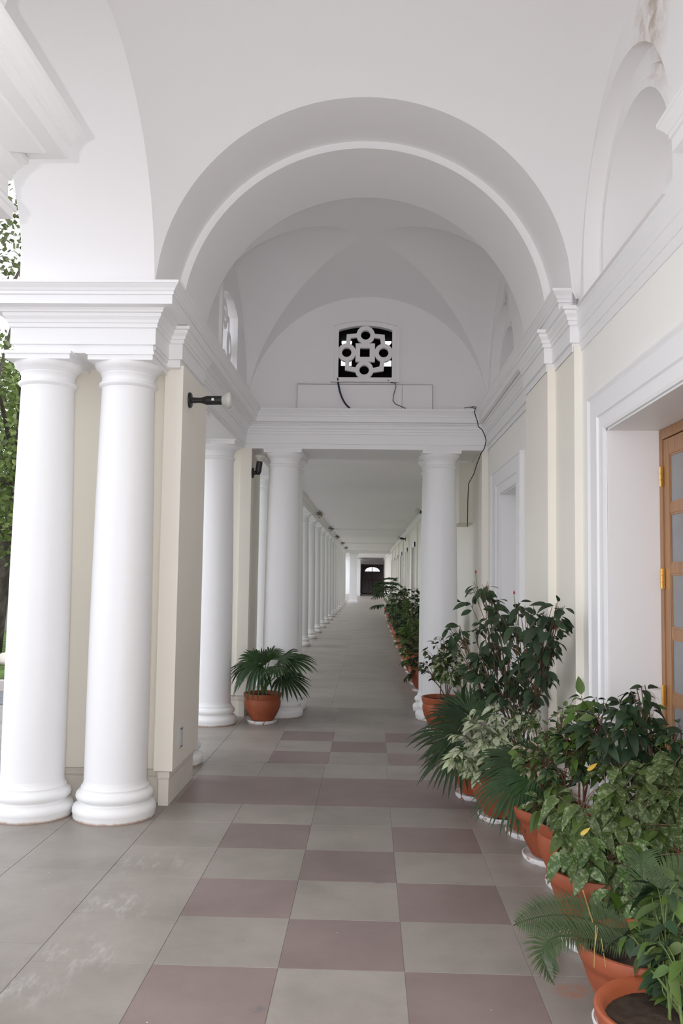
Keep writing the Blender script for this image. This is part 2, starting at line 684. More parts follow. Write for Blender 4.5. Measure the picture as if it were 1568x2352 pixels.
# pilasters on the right wall
pil = MB()
pil.box(1.296, WX + .01, 5.54, 6.12, 0, 3.10)
o = pil.build('wall_pilaster', CREAM, wr)
pil = MB()
pil.box(1.24, WX + .01, 6.10, 6.95, 0, 3.10)
pil.build('wall_pilaster', CREAM, wr)
pil = MB()
pil.box(1.275, WX + .01, 9.96, 10.80, 0, 3.10)
pil.build('wall_pilaster', CREAM, wr)

# left pier between the column pairs
mb = MB()
mb.box(-2.36, -1.405, 6.17, 6.93, .24, 3.09)
pier = mb.build('wall_pier', CREAM)
tag(pier, 'cream masonry pier behind the paired columns, carrying a spotlight', None, None, 'structure')
MB().box(-1.475, -1.345, 6.10, 7.0, .24, 3.09).build('wall_pilaster', CREAM, pier)
MB().box(-2.36, -2.23, 6.10, 7.0, .24, 3.09).build('wall_pilaster', CREAM, pier)


def plinth(path, z0, z1, parent):
    m = MB()
    sweep(m, path, [(0.03, z0), (.03, z1 - .075), (.024, z1 - .06), (.024, z1 - .02), (.0, z1 + .004)], side=-1)
    return m.build('plinth', PLINTH, parent)


plinth([(-2.36, 7.0), (-2.36, 6.10), (-2.23, 6.10), (-2.23, 6.17), (-1.475, 6.17), (-1.475, 6.10), (-1.345, 6.10), (-1.345, 7.0), (-2.36, 7.0)][::-1], 0, .25, pier)
# second pier by the crossbeam
mb = MB().box(-2.36, -1.47, 10.0, 10.74, .24, 3.09)
pier2 = mb.build('wall_pier', CREAM)
tag(pier2, 'cream masonry pier beside the crossbeam columns', None, None, 'structure')
MB().box(-1.50, -1.375, 9.97, 10.78, .24, 3.09).build('wall_pilaster', CREAM, pier2)
plinth([(-2.36, 10.78), (-1.375, 10.78), (-1.375, 9.97), (-1.50, 9.97), (-1.50, 10.0), (-2.36, 10.0)], 0, .25, pier2)

# ------------------------------------------------------------------ entablature
LOW = [(-.018, 3.068), (-.018, 3.122), (0, 3.124), (0, 3.232), (.012, 3.236), (.012, 3.262), (.020, 3.266), (.024, 3.285), (.040, 3.305), (.043, 3.325), (.058, 3.329), (.058, 3.352)]
UP = [(-.05, 3.30), (.062, 3.345), (.068, 3.356), (.132, 3.358), (.136, 3.358), (.136, 3.415), (.146, 3.419), (.146, 3.438), (.152, 3.442), (.160, 3.458), (.176, 3.476), (.180, 3.482), (.185, 3.484), (.185, 3.502), (-.12, 3.504)]
low = MB()
# far side block + pier + bay 2 + crossbeam + right wall
PATH_LOW = [(-2.42, 9.9), (-2.42, 5.655), (XL, 5.655), (XL, 6.05), (-1.345, 6.05), (-1.345, 6.90), (XL, 6.90), (XL, 9.94), (1.320, 9.94), (1.320, 6.95), (1.216, 6.95), (1.216, 6.10), (1.272, 6.10), (1.272, 5.55), (1.36, 5.55)]
sweep(low, PATH_LOW, LOW, side=-1)
t1 = low.build('trim_1', WHITE)
tag(t1, 'white stepped architrave moulding running above columns and doorways', None, None, 'structure')
up = MB()
PATH_UP = [(-2.42, 9.9), (-2.42, 5.655), (XL, 5.655), (XL, 9.925), (1.36, 9.925), (1.36, 5.79), (1.43, 5.79)]
sweep(up, PATH_UP, UP, side=-1)
t2 = up.build('trim_2', WHITE)
tag(t2, 'white projecting crown cornice below the vaults', None, None, 'structure')
# soffits under the left entablature and the crossbeam
so = MB()
so.box(-2.40, XL - .018, 5.675, 6.20, 3.07, 3.10)
so.box(-2.40, XL - .018, 6.85, 9.95, 3.07, 3.10)
so.box(-1.40, 1.34, 9.96, 10.88, 3.07, 3.3)
so.box(-2.40, -1.45, 5.70, 10.78, 3.10, 3.45)
cb = so.build('trim_3', WHITE)
tag(cb, 'white lintels and crossbeam resting on the columns', None, None, 'structure')
# shallow cornice of the nearer bay on the right wall
LOW2 = [(-.02, 3.066), (.008, 3.066), (.008, 3.125), (.014, 3.128), (.014, 3.20), (.020, 3.206), (.024, 3.232), (.030, 3.245), (.034, 3.30), (.040, 3.312), (.040, 3.355), (.030, 3.368), (-.09, 3.372)]
m3 = MB()
sweep(m3, [(WX, 5.60), (WX, 3.30)], LOW2, side=-1)
tag(m3.build('trim_4', WHITE), 'shallow white cornice below the blind arch over the wooden door', None, None, 'structure')

# nearer impost blocks either side
for sx, nm in ((-1, 'trim_5'), (1, 'trim_6')):
    m4 = MB()
    if sx < 0:
        pth = [(-2.42, 1.6), (XL, 1.6), (XL, 3.415), (-2.42, 3.415)]
        sweep(m4, [(-2.42, 1.6), (XL - .085, 1.6), (XL - .085, 3.48), (-2.42, 3.48)], LOW, side=-1)
        sweep(m4, pth, UP, side=-1)
        m4.box(-2.40, XL - .11, 1.62, 3.395, 3.07, 3.45)
    else:
        pth = [(1.42, 3.365), (1.36, 3.365), (1.36, 1.6), (1.42, 1.6)]
        sweep(m4, pth, LOW, side=-1)
        sweep(m4, pth, UP, side=-1)
        m4.box(1.36, 1.5, 1.62, 3.34, 3.07, 3.5)
    tag(m4.build(nm, WHITE), 'white impost cornice block at the nearer %s springing' % ('open side arch' if sx < 0 else 'blind side arch'), None, None, 'structure')

# ------------------------------------------------------------------ vaults
CXA, CZA = -.07, 3.42
RS2 = 3.41
CYV = 4.34
N = 48
ys0, ys1 = 3.10, 5.58


def sail(x, y):
    q = RS2 - (x - CXA) ** 2 - (y - CYV) ** 2
    return CZA + math.sqrt(max(q, 0))


v, f = [], []
for i in range(N + 1):
    for j in range(N + 1):
        tx = math.sin(math.pi / 2 * (2 * i / N - 1))
        ty = math.sin(math.pi / 2 * (2 * j / N - 1))
        x = (XL + XR) / 2 + tx * (XR - XL) / 2
        y = (ys0 + ys1) / 2 + ty * (ys1 - ys0) / 2
        v.append((x, y, sail(x, y)))
for i in range(N):
    for j in range(N):
        a = i * (N + 1) + j
        f.append((a, a + 1, a + N + 2, a + N + 1))
cl = struct('ceiling', mesh('ceiling', v, f, True), CEIL, None, 'smooth whitewashed sail vault over the nearer bay')

R1, R2 = math.sqrt(RS2 - (ys1 - CYV) ** 2), 1.315


def arch_pts(r, y, n=56, dz=.0):
    return [(x, y, z) for x, z in [(CXA - r, 3.36)] + arc(CXA, CZA, r, math.pi, 0, n) + [(CXA + r, 3.36)]]


am = MB()
am.strip(arch_pts(R1, 5.58), arch_pts(R1, 6.17))
am.strip(arch_pts(R1, 6.17), arch_pts(R2, 6.17))
am.strip(arch_pts(R2, 6.17), arch_pts(R2, 7.0))
am.strip(arch_pts(R2, 7.0), arch_pts(2.0, 7.0))
arch_o = am.build('ceiling_arch', CEIL, cl, True, 40)
# mirrored arch on the near side, behind the picture's edge
am = MB()
am.strip(arch_pts(R1, 3.10), arch_pts(R1, 2.5))
am.strip(arch_pts(R1, 2.5), arch_pts(R2, 2.5))
am.strip(arch_pts(R2, 2.5), arch_pts(R2, 1.65))
am.strip(arch_pts(R2, 1.65), arch_pts(2.3, 1.65))
am.build('ceiling_arch', CEIL, cl, True, 40)

# left side arch: soffit and outer face
RL = math.sqrt(RS2 - (XL - CXA) ** 2)
XO = -2.32


def side_pts(r, x, n=48):
    return [(x, y, z) for y, z in [(CYV - r, 3.40)] + arc(CYV, CZA, r, math.pi, 0, n) + [(CYV + r, 3.40)]]


sm = MB()
sm.strip(side_pts(RL, XL + .002), side_pts(RL, XO))
sm.build('ceiling_arch', CEIL, cl, True, 40)
om = MB()
a = side_pts(RL, XO)
om.strip(a, [(XO, CYV + (p[1] - CYV) * 1.0, 5.65) for p in a])
om.box(XO - .02, XO, CYV + RL, 7.4, 3.45, 5.65)
om.box(XO - .02, XO, 9.6, 10.8, 3.45, 5.65)
om.box(XO - .02, XO, 7.4, 9.6, 4.9, 5.65)
om.box(XO - .02, XO, 1.4, CYV - RL, 3.45, 5.65)
wl = om.build('wall_left', WHITE)
tag(wl, 'white outer wall above the columns, opened by a round side arch', None, None, 'structure')

# lunette on the right with stepped blind arch
LX = WX - .007


def lun(cy, cz, r, x, zb, n=40, s_=1.0):
    return [(x, y, z) for y, z in [(cy - r, zb)] + arc(cy, cz, r, math.pi, 0, n) + [(cy + r, zb)]]


def blind_arch(cy, cz, ro, ri, zb, big, x0, name_label, parent):
    m = MB()
    o1 = lun(cy, cz, ro, x0, zb)
    nb = len(o1)
    m.strip(big, o1)
    m.strip(o1, lun(cy, cz, ro, x0 + .10, zb))
    b1 = lun(cy, cz, ro, x0 + .10, zb)
    b2 = lun(cy, cz, ro - .09, x0 + .10, zb)
    m.strip(b1, b2)
    b3 = lun(cy, cz, ro - .10, x0 + .085, zb)
    m.strip(b2, b3)
    b4 = lun(cy, cz, ri + .06, x0 + .085, zb)
    m.strip(b3, b4)
    b5 = lun(cy, cz, ri + .04, x0 + .07, zb)
    m.strip(b4, b5)
    b6 = lun(cy, cz, ri, x0 + .07, zb)
    m.strip(b5, b6)
    b7 = lun(cy, cz, ri, x0 + .40, zb)
    m.strip(b6, b7)
    m.add(b7, [tuple(range(len(b7)))])
    m.add([(x0 - .05, cy - ro, zb), (x0 - .05, cy + ro, zb), (x0 + .5, cy + ro, zb), (x0 + .5, cy - ro, zb)], [(0, 1, 2, 3)])
    return m.build(name_label, LUN, parent, True, 35)


RRW = math.sqrt(RS2 - (LX - CXA) ** 2)
wr2 = empty('wall_lunette', (0, 0, 0), 'whitewashed lunette wall with stepped blind arches above the doorways', None, None, 0, 'structure')
blind_arch(4.64, 3.60, .815, .61, 3.33, lun(CYV, CZA, 1.36, LX, 3.33), LX, 'blind_arch', wr2)
blind_arch(8.95, 3.58, .84, .62, 3.33, lun(8.47, 3.48, 1.46, LX, 3.33), LX, 'blind_arch', wr2)

# groin vault of the second bay
YA, YB = 7.0, 9.94
HX = (XR - XL) / 2
N2 = 40
th = [math.pi / 2 * (2 * i / N2 - 1) for i in range(N2 + 1)]
us = [math.sin(t) for t in th]


def groin(u, w_):
    a, b = math.sqrt(max(0, 1 - u * u)), math.sqrt(max(0, 1 - w_ * w_))
    return 3.47 + 1.385 * max(a, b) + .15 * (1 - u * u) * (1 - w_ * w_)


gv = MB()
for sector in range(4):
    v, f, idx = [], [], {}

    def vid(i, j):
        if (i, j) not in idx:
            idx[(i, j)] = len(v)
            v.append(((XL + XR) / 2 + us[i] * HX, (YA + YB) / 2 + us[j] * (YB - YA) / 2, groin(us[i], us[j])))
        return idx[(i, j)]
    for i in range(N2):
        for j in range(N2):
            c = [(i, j), (i + 1, j), (i + 1, j + 1), (i, j + 1)]
            ci, cj = i + .5 - N2 / 2, j + .5 - N2 / 2
            tris = [(c[0], c[1], c[2]), (c[0], c[2], c[3])] if ci * cj > 0 else [(c[0], c[1], c[3]), (c[1], c[2], c[3])]
            for t in tris:
                mx = sum(p[0] for p in t) / 3 - N2 / 2
                my = sum(p[1] for p in t) / 3 - N2 / 2
                sec = (0 if my > 0 else 1) if abs(my) > abs(mx) else (2 if mx > 0 else 3)
                if sec == sector:
                    f.append(tuple(vid(*p) for p in t))
    gv.add(v, f)
gvo = gv.build('ceiling', CEIL, None, True)
tag(gvo, 'whitewashed groin vault over the bay before the crossbeam', None, None, 'structure')

# ------------------------------------------------------------------ crossbeam wall with pierced window
GX, GZ = -.075, at(840, 809, 9.94).z
U = .000634 * 1.0


def gm(px, py):
    """grille drawing units -> wall coordinates"""
    return (GX + (px - 783) * U, GZ - (py - 775) * U)


def seg_top(x0, x1, yt, rise, n=12):
    """segmental arch between two top corners, right to left"""
    return [(x1 + (x0 - x1) * i / n, yt - rise * (1 - (2 * i / n - 1) ** 2)) for i in range(n + 1)]


opening = [gm(285, 1255), gm(1278, 1255)] + [gm(*p) for p in seg_top(288, 1278, 360, 85)]
lo = [(-1.5, 3.40), (1.45, 3.40), (1.45, 5.2), (-1.5, 5.2)]
wf = plate('wall_front', lo, [opening], lambda u, w_, t: (u, 9.94 + t, w_), .09, CEIL)
tag(wf, 'whitewashed lunette wall above the crossbeam with a pierced window', None, None, 'structure')
# moulded frame
win = empty('window_1', (0, 0, 0), 'white pierced lattice window of rings and squares above the crossbeam', None, None, 0, 'structure')
fo = [gm(150, 1340), gm(1405, 1340)] + [gm(*p) for p in seg_top(172, 1400, 245, 105)]
fi = [gm(205, 1322), gm(1350, 1322)] + [gm(*p) for p in seg_top(215, 1350, 300, 90)]
plate('window_frame', fo, [fi], lambda u, w_, t: (u, 9.945 - .055 + t, w_), .06, CEIL, win)
plate('window_frame', [gm(195, 1335), gm(1360, 1335)] + [gm(*p) for p in seg_top(205, 1360, 290, 95)], [[gm(292, 1248), gm(1271, 1248)] + [gm(*p) for p in seg_top(294, 1271, 366, 84)]], lambda u, w_, t: (u, 9.945 - .022 + t, w_), .03, CEIL, win)


def circ(cx, cy, r, n=28):
    return [gm(cx + r * math.cos(2 * math.pi * i / n), cy + r * math.sin(2 * math.pi * i / n)) for i in range(n)]


def rect(x0, y0, x1, y1):
    return [gm(x0, y0), gm(x1, y0), gm(x1, y1), gm(x0, y1)]


def grille(parent, mapf, mat):
    for cx, cy in ((783, 447), (440, 772), (1117, 775), (765, 1098)):
        plate('lattice_ring', circ(cx, cy, 168), [circ(cx, cy, 88)], lambda u, w_, t: mapf(u, w_, t), .06, mat, parent)
        plate('lattice_ring_bead', circ(cx, cy, 106), [circ(cx, cy, 90)], lambda u, w_, t: mapf(u, w_, t - .008), .03, mat, parent)
    plate('lattice_square', rect(602, 605, 957, 945), [rect(684, 690, 862, 857)], lambda u, w_, t: mapf(u, w_, t - .004), .06, mat, parent)
    for pl in ([(437, 432), (632, 415), (632, 487), (512, 500), (497, 628), (425, 628)], [(935, 418), (1133, 440), (1145, 632), (1070, 632), (1052, 508), (938, 490)],
               [(1135, 918), (1120, 1112), (925, 1140), (928, 1058), (1042, 1030), (1058, 928)], [(415, 923), (490, 930), (488, 1030), (612, 1050), (607, 1137), (412, 1100)]):
        plate('lattice_corner', [gm(*p) for p in pl], [], lambda u, w_, t: mapf(u, w_, t + .006), .05, mat, parent)


grille(win, lambda u, w_, t: (u, 9.955 + t, w_), CEIL)
# raised panel under the window
pn = MB()
x0, z1 = at(683, 882, 9.93).x, at(683, 883, 9.93).z
x1 = at(993, 884, 9.93).x
pn.box(x0, x1, 9.912, 9.95, 3.49, z1)
pn.build('raised_panel', CEIL, wf)
JOINT = simple('dusty_joint', (.30, .28, .27), .9, .1)
for bx in ((x0, x1, z1 - .002, z1 + .004), (x1 - .004, x1 + .001, 3.5, z1), (x0 - .001, x0 + .003, 3.5, z1), (.352, .356, 3.5, z1)):
    MB().box(bx[0], bx[1], 9.9095, 9.93, bx[2], bx[3]).build('panel_joint', JOINT, wf)
# roof space behind the window, gloom painted near-black, lit through small holes
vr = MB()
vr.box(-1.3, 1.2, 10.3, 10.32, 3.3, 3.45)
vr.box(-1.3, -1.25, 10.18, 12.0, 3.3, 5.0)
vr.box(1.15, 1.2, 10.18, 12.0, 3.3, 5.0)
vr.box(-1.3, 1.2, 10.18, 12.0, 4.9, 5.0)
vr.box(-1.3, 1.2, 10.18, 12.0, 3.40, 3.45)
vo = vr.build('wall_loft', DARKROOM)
tag(vo, 'roof space with painted gloom behind the pierced window', None, None, 'structure')


def hole(px, py, w_, h_, round_=False):
    c = at(740 + px / 7.84, 710 + py / 7.84, 12.0)
    k = .0060 / 7.84
    if round_:
        return [(c.x + w_ * k * math.cos(2 * math.pi * i / 16), c.z + h_ * k * math.sin(2 * math.pi * i / 16)) for i in range(16)]
    return [(c.x - w_ * k, c.z - h_ * k), (c.x + w_ * k, c.z - h_ * k), (c.x + w_ * k, c.z + h_ * k), (c.x - w_ * k, c.z + h_ * k)]


plate('loft_wall', [(-1.3, 3.3), (1.2, 3.3), (1.2, 5.0), (-1.3, 5.0)],
      [hole(560, 365, 36, 30), hole(1036, 370, 36, 30), hole(440, 595, 96, 90, True), hole(1155, 585, 92, 78, True), hole(783, 510, 56, 22, True),
       hole(430, 970, 96, 52), hole(1150, 975, 92, 58)],
      lambda u, w_, t: (u, 12.0 + t, w_), .03, DARKROOM, vo)

# left lunette of bay 2 with a matching window
opn2 = [(8.05, 3.40), (8.95, 3.40), (8.95, 4.30)] + [(8.95 - .9 * i / 8, 4.30 + .09 * (1 - (2 * i / 8 - 1) ** 2)) for i in range(1, 8)] + [(8.05, 4.30)]
wl2 = plate('wall_side', [(6.95, 3.38), (9.98, 3.38), (9.98, 5.2), (6.95, 5.2)], [[(p[0], max(p[1], 3.52)) for p in opn2]], lambda u, w_, t: (XL - t, u, w_), .25, CEIL)
tag(wl2, 'whitewashed side lunette wall with a second pierced window', None, None, 'structure')
win2 = empty('window_2', (0, 0, 0), 'white pierced lattice window in the side lunette above the open columns', None, None, 0, 'structure')
plate('window_frame', [(p[0] + (.06 if p[0] > 8.5 else -.06), max(p[1] + .06, 3.50)) for p in opn2], [[(8.5 + (p[0] - 8.5) * .985, max(p[1] - .006, 3.53)) for p in opn2]], lambda u, w_, t: (XL + .03 - t, u, w_), .06, CEIL, win2)
for cy, cz in ((8.5, 4.21), (8.22, 3.95), (8.78, 3.95), (8.5, 3.69)):
    cc = lambda r: [(cy + r * math.cos(2 * math.pi * i / 20), cz + r * math.sin(2 * math.pi * i / 20)) for i in range(20)]
    plate('lattice_ring', cc(.155), [cc(.08)], lambda u, w_, t: (XL - .03 - t, u, w_), .05, CEIL, win2)
plate('lattice_square', [(8.2, 3.65), (8.8, 3.65), (8.8, 4.25), (8.2, 4.25)], [[(8.27, 3.72), (8.73, 3.72), (8.73, 4.18), (8.27, 4.18)]], lambda u, w_, t: (XL - .035 - t, u, w_), .05, CEIL, win2)

# ------------------------------------------------------------------ columns
BASEP = [(0, 0), (.262, 0), (.268, .014), (.266, .03), (.272, .045), (.271, .065), (.262, .085), (.243, .098), (.229, .103), (.227, .112), (.232, .118), (.247, .128), (.252, .145), (.248, .162), (.236, .176), (.222, .182), (.219, .19), (.221, .200), (.213, .208), (.206, .225), (.203, .245), (.19, .245)]
SHAFT = [(.203, .24), (.2035, .7), (.202, 1.1), (.197, 1.6), (.190, 2.1), (.182, 2.5), (.176, 2.80), (.175, 2.862), (.177, 2.868)]
CAPP = [(.172, 2.855), (.188, 2.868), (.194, 2.877), (.194, 2.886), (.187, 2.894), (.178, 2.899), (.177, 2.938), (.183, 2.944), (.184, 2.956), (.190, 2.960), (.192, 2.968), (.206, 2.978), (.220, 2.996), (.226, 3.014), (.224, 3.026), (.1, 3.026)]
_b, _s, _c = (MB().lathe(p, 48) for p in (BASEP, SHAFT, CAPP))
ME_BASE = mesh('column_base', _b.v, _b.f, True, 50)
ME_SHAFT = mesh('column_shaft', _s.v, _s.f, True)
ME_CAP = mesh('column_capital', _c.v, _c.f, True, 50)
_a = MB()
for r_, z0, z1 in ((.218, 3.018, 3.055),):
    _a.box(-r_, r_, -r_, r_, z0, z1)
_a.box(-.228, .228, -.228, .228, 3.052, 3.072)
ME_AB = mesh('column_abacus', _a.v, _a.f)
ME_BASE.materials.append(BASEM)
for m_ in (ME_SHAFT, ME_CAP, ME_AB):
    m_.materials.append(WHITE)


def column(x, y, label, group=None):
    e = empty('column', (x, y, 0), label, 'column', group, 0, 'thing')
    for nm, me in (('base', ME_BASE), ('shaft', ME_SHAFT), ('capital', ME_CAP), ('abacus', ME_AB)):
        obj(nm, me, None, e)
    return e


column(-1.672, 5.865, 'thick white column of the front pair, beside the pier with the spotlight', 'paired front columns')
column(-2.222, 5.845, 'outer white column of the front pair, next to the garden', 'paired front columns')
column(-1.67, 7.50, 'white column mostly hidden behind the cream pier', 'open side columns')
column(-1.69, 9.52, 'white column beside the potted fan palm, on the open side', 'open side columns')
column(-1.012, 10.13, 'white column behind the potted fan palm, carrying the crossbeam', 'crossbeam columns')
column(-1.012, 10.69, 'rear twin of the crossbeam column behind the potted palm', 'crossbeam columns')
column(.815, 10.10, 'white crossbeam column rising behind the plant row', 'crossbeam columns')
column(.815, 10.67, 'rear twin of the crossbeam column behind the plant row', 'crossbeam columns')
NTH = ['first', 'second', 'third', 'fourth', 'fifth', 'sixth', 'seventh', 'eighth', 'ninth', 'tenth', 'eleventh', 'twelfth', 'thirteenth', 'fourteenth', 'fifteenth', 'sixteenth', 'seventeenth']
for k in range(17):
    column(-1.60, 12.9 + 2.45 * k, '%s white column of the long corridor colonnade, counted from the crossbeam' % NTH[k], 'corridor colonnade columns')
# near columns under the impost block, at the picture's edge
column(-1.67, 3.15, 'white column under the nearer side arch impost', 'paired front columns')
column(-2.22, 3.15, 'outer white column under the nearer side arch impost', 'paired front columns')

# ------------------------------------------------------------------ long corridor
CZ = 3.27
cc_ = MB()
cc_.box(-2.2, 2.0, 10.78, 81, CZ, CZ + .2)
cc_.box(-2.2, 2.0, 10.70, 10.80, 3.25, 3.5)
cor = cc_.build('ceiling', CEIL)
tag(cor, 'flat whitewashed ceiling of the long corridor', None, None, 'structure')
for yb_ in (30.2, 42.5):
    MB().box(-1.45, 1.3, yb_, yb_ + .5, CZ - .05, CZ + .02).build('ceiling_beam', CEIL, cor)
bmk = MB()
bmk.box(-1.80, -1.39, 10.78, 54.2, 3.07, CZ + .01)
sweep(bmk, [(-1.39, 54.2), (-1.39, 10.80)], [(-.01, 3.066), (.006, 3.066), (.006, 3.13), (.016, 3.133), (.016, 3.185), (.03, 3.19), (.05, 3.215), (.05, 3.235), (.065, 3.24), (.065, 3.272)], side=1)
tag(bmk.build('trim_7', WHITE), 'white beam and moulding over the corridor colonnade', None, None, 'structure')
cw = MB()
cw.box(1.30, 2.0, 10.85, 81.5, 0, CZ + .05)
cwo = cw.build('wall_corridor', CREAM)
tag(cwo, 'cream inner wall of the long corridor behind the plants', None, None, 'structure')
m5 = MB()
sweep(m5, [(1.30, 10.85), (1.30, 81)], [(0, 3.06), (.02, 3.07), (.02, 3.13), (.04, 3.15), (.055, 3.20), (.055, 3.272)], side=1)
m5.build('cornice', WHITE, cwo)
m5 = MB()
m5.box(1.12, 1.31, 10.95, 11.9, 2.30, 3.06)
m5.build('boxed_recess', CREAM, cwo)
yk = 13.6
while yk < 52:
    MB().box(1.262, 1.31, yk, yk + .36, 0, 3.07).build('wall_pilaster', CREAM, cwo)
    dd = MB()
    y0_, y1_ = yk + 1.5, yk + 3.0
    dd.box(1.27, 1.31, y0_ - .14, y0_, 0, 2.62)
    dd.box(1.27, 1.31, y1_, y1_ + .14, 0, 2.62)
    dd.box(1.27, 1.31, y0_ - .14, y1_ + .14, 2.48, 2.62)
    dd.build('door_surround', WHITE, cwo)
    MB().box(1.292, 1.305, y0_, y1_, 0, 2.48).build('door_leaf', simple('door_leaf_%d' % int(yk), (.30, .24, .17) if int(yk) % 2 else (.62, .58, .48), .5), cwo)
    yk += 4.9

# far end: square pillar, flank wall, iron gate
fp = empty('pillar', (-1.0, 54.9, 0), 'square white pillar at the far end of the corridor', 'pillar', None, 0, 'thing')
MB().box(-.22, .24, -.22, .22, .12, 2.98).build('shaft', WHITE, fp)
MB().box(-.28, .30, -.28, .28, 0, .12).build('base', WHITE, fp)
MB().box(-.27, .29, -.27, .27, 2.98, 3.08).build('capital', WHITE, fp)
for nm, bx, lb in (('wall_flank', (-1.0, -.76, 74.5, 80.5, 0, 3.1), 'white flank wall leading to the far gate'), ('ceiling_lintel', (-1.45, 1.35, 54.3, 55.4, 3.085, 3.3), 'white lintel over the square far pillar'),
                   ('wall_end', (-4.0, -.78, 80.6, 81.0, 0, 3.3), 'white end wall beside the far gate'), ('wall_head', (-.78, 1.35, 80.6, 81.0, 2.78, 3.3), 'white wall head above the far gate')):
    tag(MB().box(*bx).build(nm, WHITE), lb, None, None, 'structure')
gate = empty('iron_gate', (.32, 80.5, 0), 'dark maroon iron bar gate closing the far end of the corridor', 'gate', None, 0, 'thing')
GWd = 1.06
gf = MB()
gf.box(-GWd, -GWd + .09, -.04, .04, 0, 2.76).box(GWd - .09, GWd, -.04, .04, 0, 2.76).box(-GWd, GWd, -.04, .04, 2.66, 2.76).box(-GWd, GWd, -.04, .04, .04, .14).box(-GWd, GWd, -.035, .035, 1.30, 1.38).box(-.04, .04, -.04, .04, 0, 2.7)
gf.build('gate_frame', GATEM, gate)
br = MB().box(-.018, .018, -.018, .018, .1, 2.7)
brm = mesh('bar', br.v, br.f)
brm.materials.append(GATEM)
for i in range(15):
    xx = -GWd + .14 + i * (2 * GWd - .28) / 14
    if abs(xx) > .05:
        obj('bar', brm, None, gate).location = (xx, 0, 0)
# hall with its gloom painted near-black, bright fanlight behind the gate
hl = MB()
hl.box(-1.5, 2.0, 85.9, 85.95, 0, 2.15)
hl.box(-1.5, -1.45, 81, 86, 0, 3.0)
hl.box(-1.5, 2.0, 81, 86, 2.95, 3.0)
ho = hl.build('wall_hall', DARKROOM)
tag(ho, 'hall with painted gloom behind the far iron gate', None, None, 'structure')
fan_o = [(-1.5, 2.14), (2.0, 2.14), (2.0, 3.0), (-1.5, 3.0)]
fan_h = [(.30 + .72 * math.cos(math.pi * i / 16), 2.16 + .42 * math.sin(math.pi * i / 16)) for i in range(17)]
plate('fanlight_wall', fan_o, [fan_h], lambda u, w_, t: (u, 85.5 + t, w_), .05, DARKROOM, ho)

# ------------------------------------------------------------------ door surrounds and wooden door
def surround(yo0, yi0, yi1, yo1, zi, zo, face, name, label):
    """moulded architrave round an opening on the right wall (projecting towards -x)"""
    e = empty(name, (0, 0, 0), label, None, None, 0, 'structure')
    t = yo1 - yi1
    prof = [(0, .035), (.02, .042), (.035, .034), (.045, .030), (t * .62, .030), (t * .66, .020), (t * .72, .018), (t * .93, .018), (t, .012), (t, -.02)]
    m = MB()
    rings = []
    for d, h in prof:
        rings.append([(face - h, yo1 - d, 0), (face - h, yo1 - d, zo - d * (zo - zi) / t), (face - h, yo0 + d * (yi0 - yo0) / t, zo - d * (zo - zi) / t), (face - h, yo0 + d * (yi0 - yo0) / t, 0)])
    for a_, b_ in zip(rings[:-1], rings[1:]):
        m.strip(a_, b_)
    m.strip([(face + .02, p[1], p[2]) for p in rings[0]], rings[0])
    m.build('door_surround', WHITE, e)
    return e


surround(3.235, 3.53, 4.97, 5.265, 2.465, 2.70, WX, 'door_1', 'white moulded doorway holding a glazed wooden door')
surround(7.62, 7.98, 8.98, 9.46, 2.475, 2.73, WX, 'door_2', 'white moulded doorway in the bay before the crossbeam')

dr = empty('wooden_door', (1.685, 0, 0), 'varnished wooden double door with grey glass panes and brass hinges', 'door', None, 0, 'thing')
MB().box(-.05, .06, 4.905, 4.957, 0, 2.45).build('door_frame', WOOD, dr)
MB().box(-.05, .06, 3.543, 3.595, 0, 2.45).build('door_frame', WOOD, dr)
MB().box(-.05, .06, 3.596, 4.904, 2.395, 2.45).build('door_frame', WOOD, dr)
ZB = [(.56, .61), (.94, .995), (1.295, 1.345), (1.645, 1.695), (1.975, 2.025)]
for a, b in ((4.252, 4.902), (3.598, 4.248)):
    leaf = empty('door_leaf', (0, 0, 0))
    leaf.parent = dr
    w9 = .088
    MB().box(-.044, .0, a, a + w9, .02, 2.39).build('stile', WOOD, leaf)
    MB().box(-.044, .0, b - w9, b, .02, 2.39).build('stile', WOOD, leaf)
    MB().box(-.043, .0, a + w9, b - w9, 2.30, 2.389).build('rail', WOOD, leaf)
    MB().box(-.043, .0, a + w9, b - w9, .021, .18).build('rail', WOOD, leaf)
    mc = (a + b) / 2
    for z0, z1 in ZB:
        MB().box(-.0425, -.004, a + w9, b - w9, z0, z1).build('glazing_bar', WOOD, leaf)
    MB().box(-.0430, -.003, mc - .022, mc + .022, .18, 2.30).build('glazing_bar', WOOD, leaf)
    zs = [.18, .56, .61, .94, .995, 1.295, 1.345, 1.645, 1.695, 1.975, 2.025, 2.30]
    for k in range(0, len(zs), 2):
        for ya, yb_ in ((a + w9, mc - .022), (mc + .022, b - w9)):
            z0, z1 = zs[k], zs[k + 1]
            MB().box(-.037, -.033, ya, yb_, z0, z1).build('pane', DARKGLASS, leaf)
            bd = MB()
            t_ = .012
            bd.box(-.041, -.0375, ya + .0005, ya + t_, z0, z1).box(-.041, -.0375, yb_ - t_, yb_ - .0005, z0, z1)
            bd.box(-.0405, -.0375, ya + t_, yb_ - t_, z0 + .0005, z0 + t_).box(-.0405, -.0375, ya + t_, yb_ - t_, z1 - t_, z1 - .0005)
            bd.build('glazing_bead', WOOD, leaf)
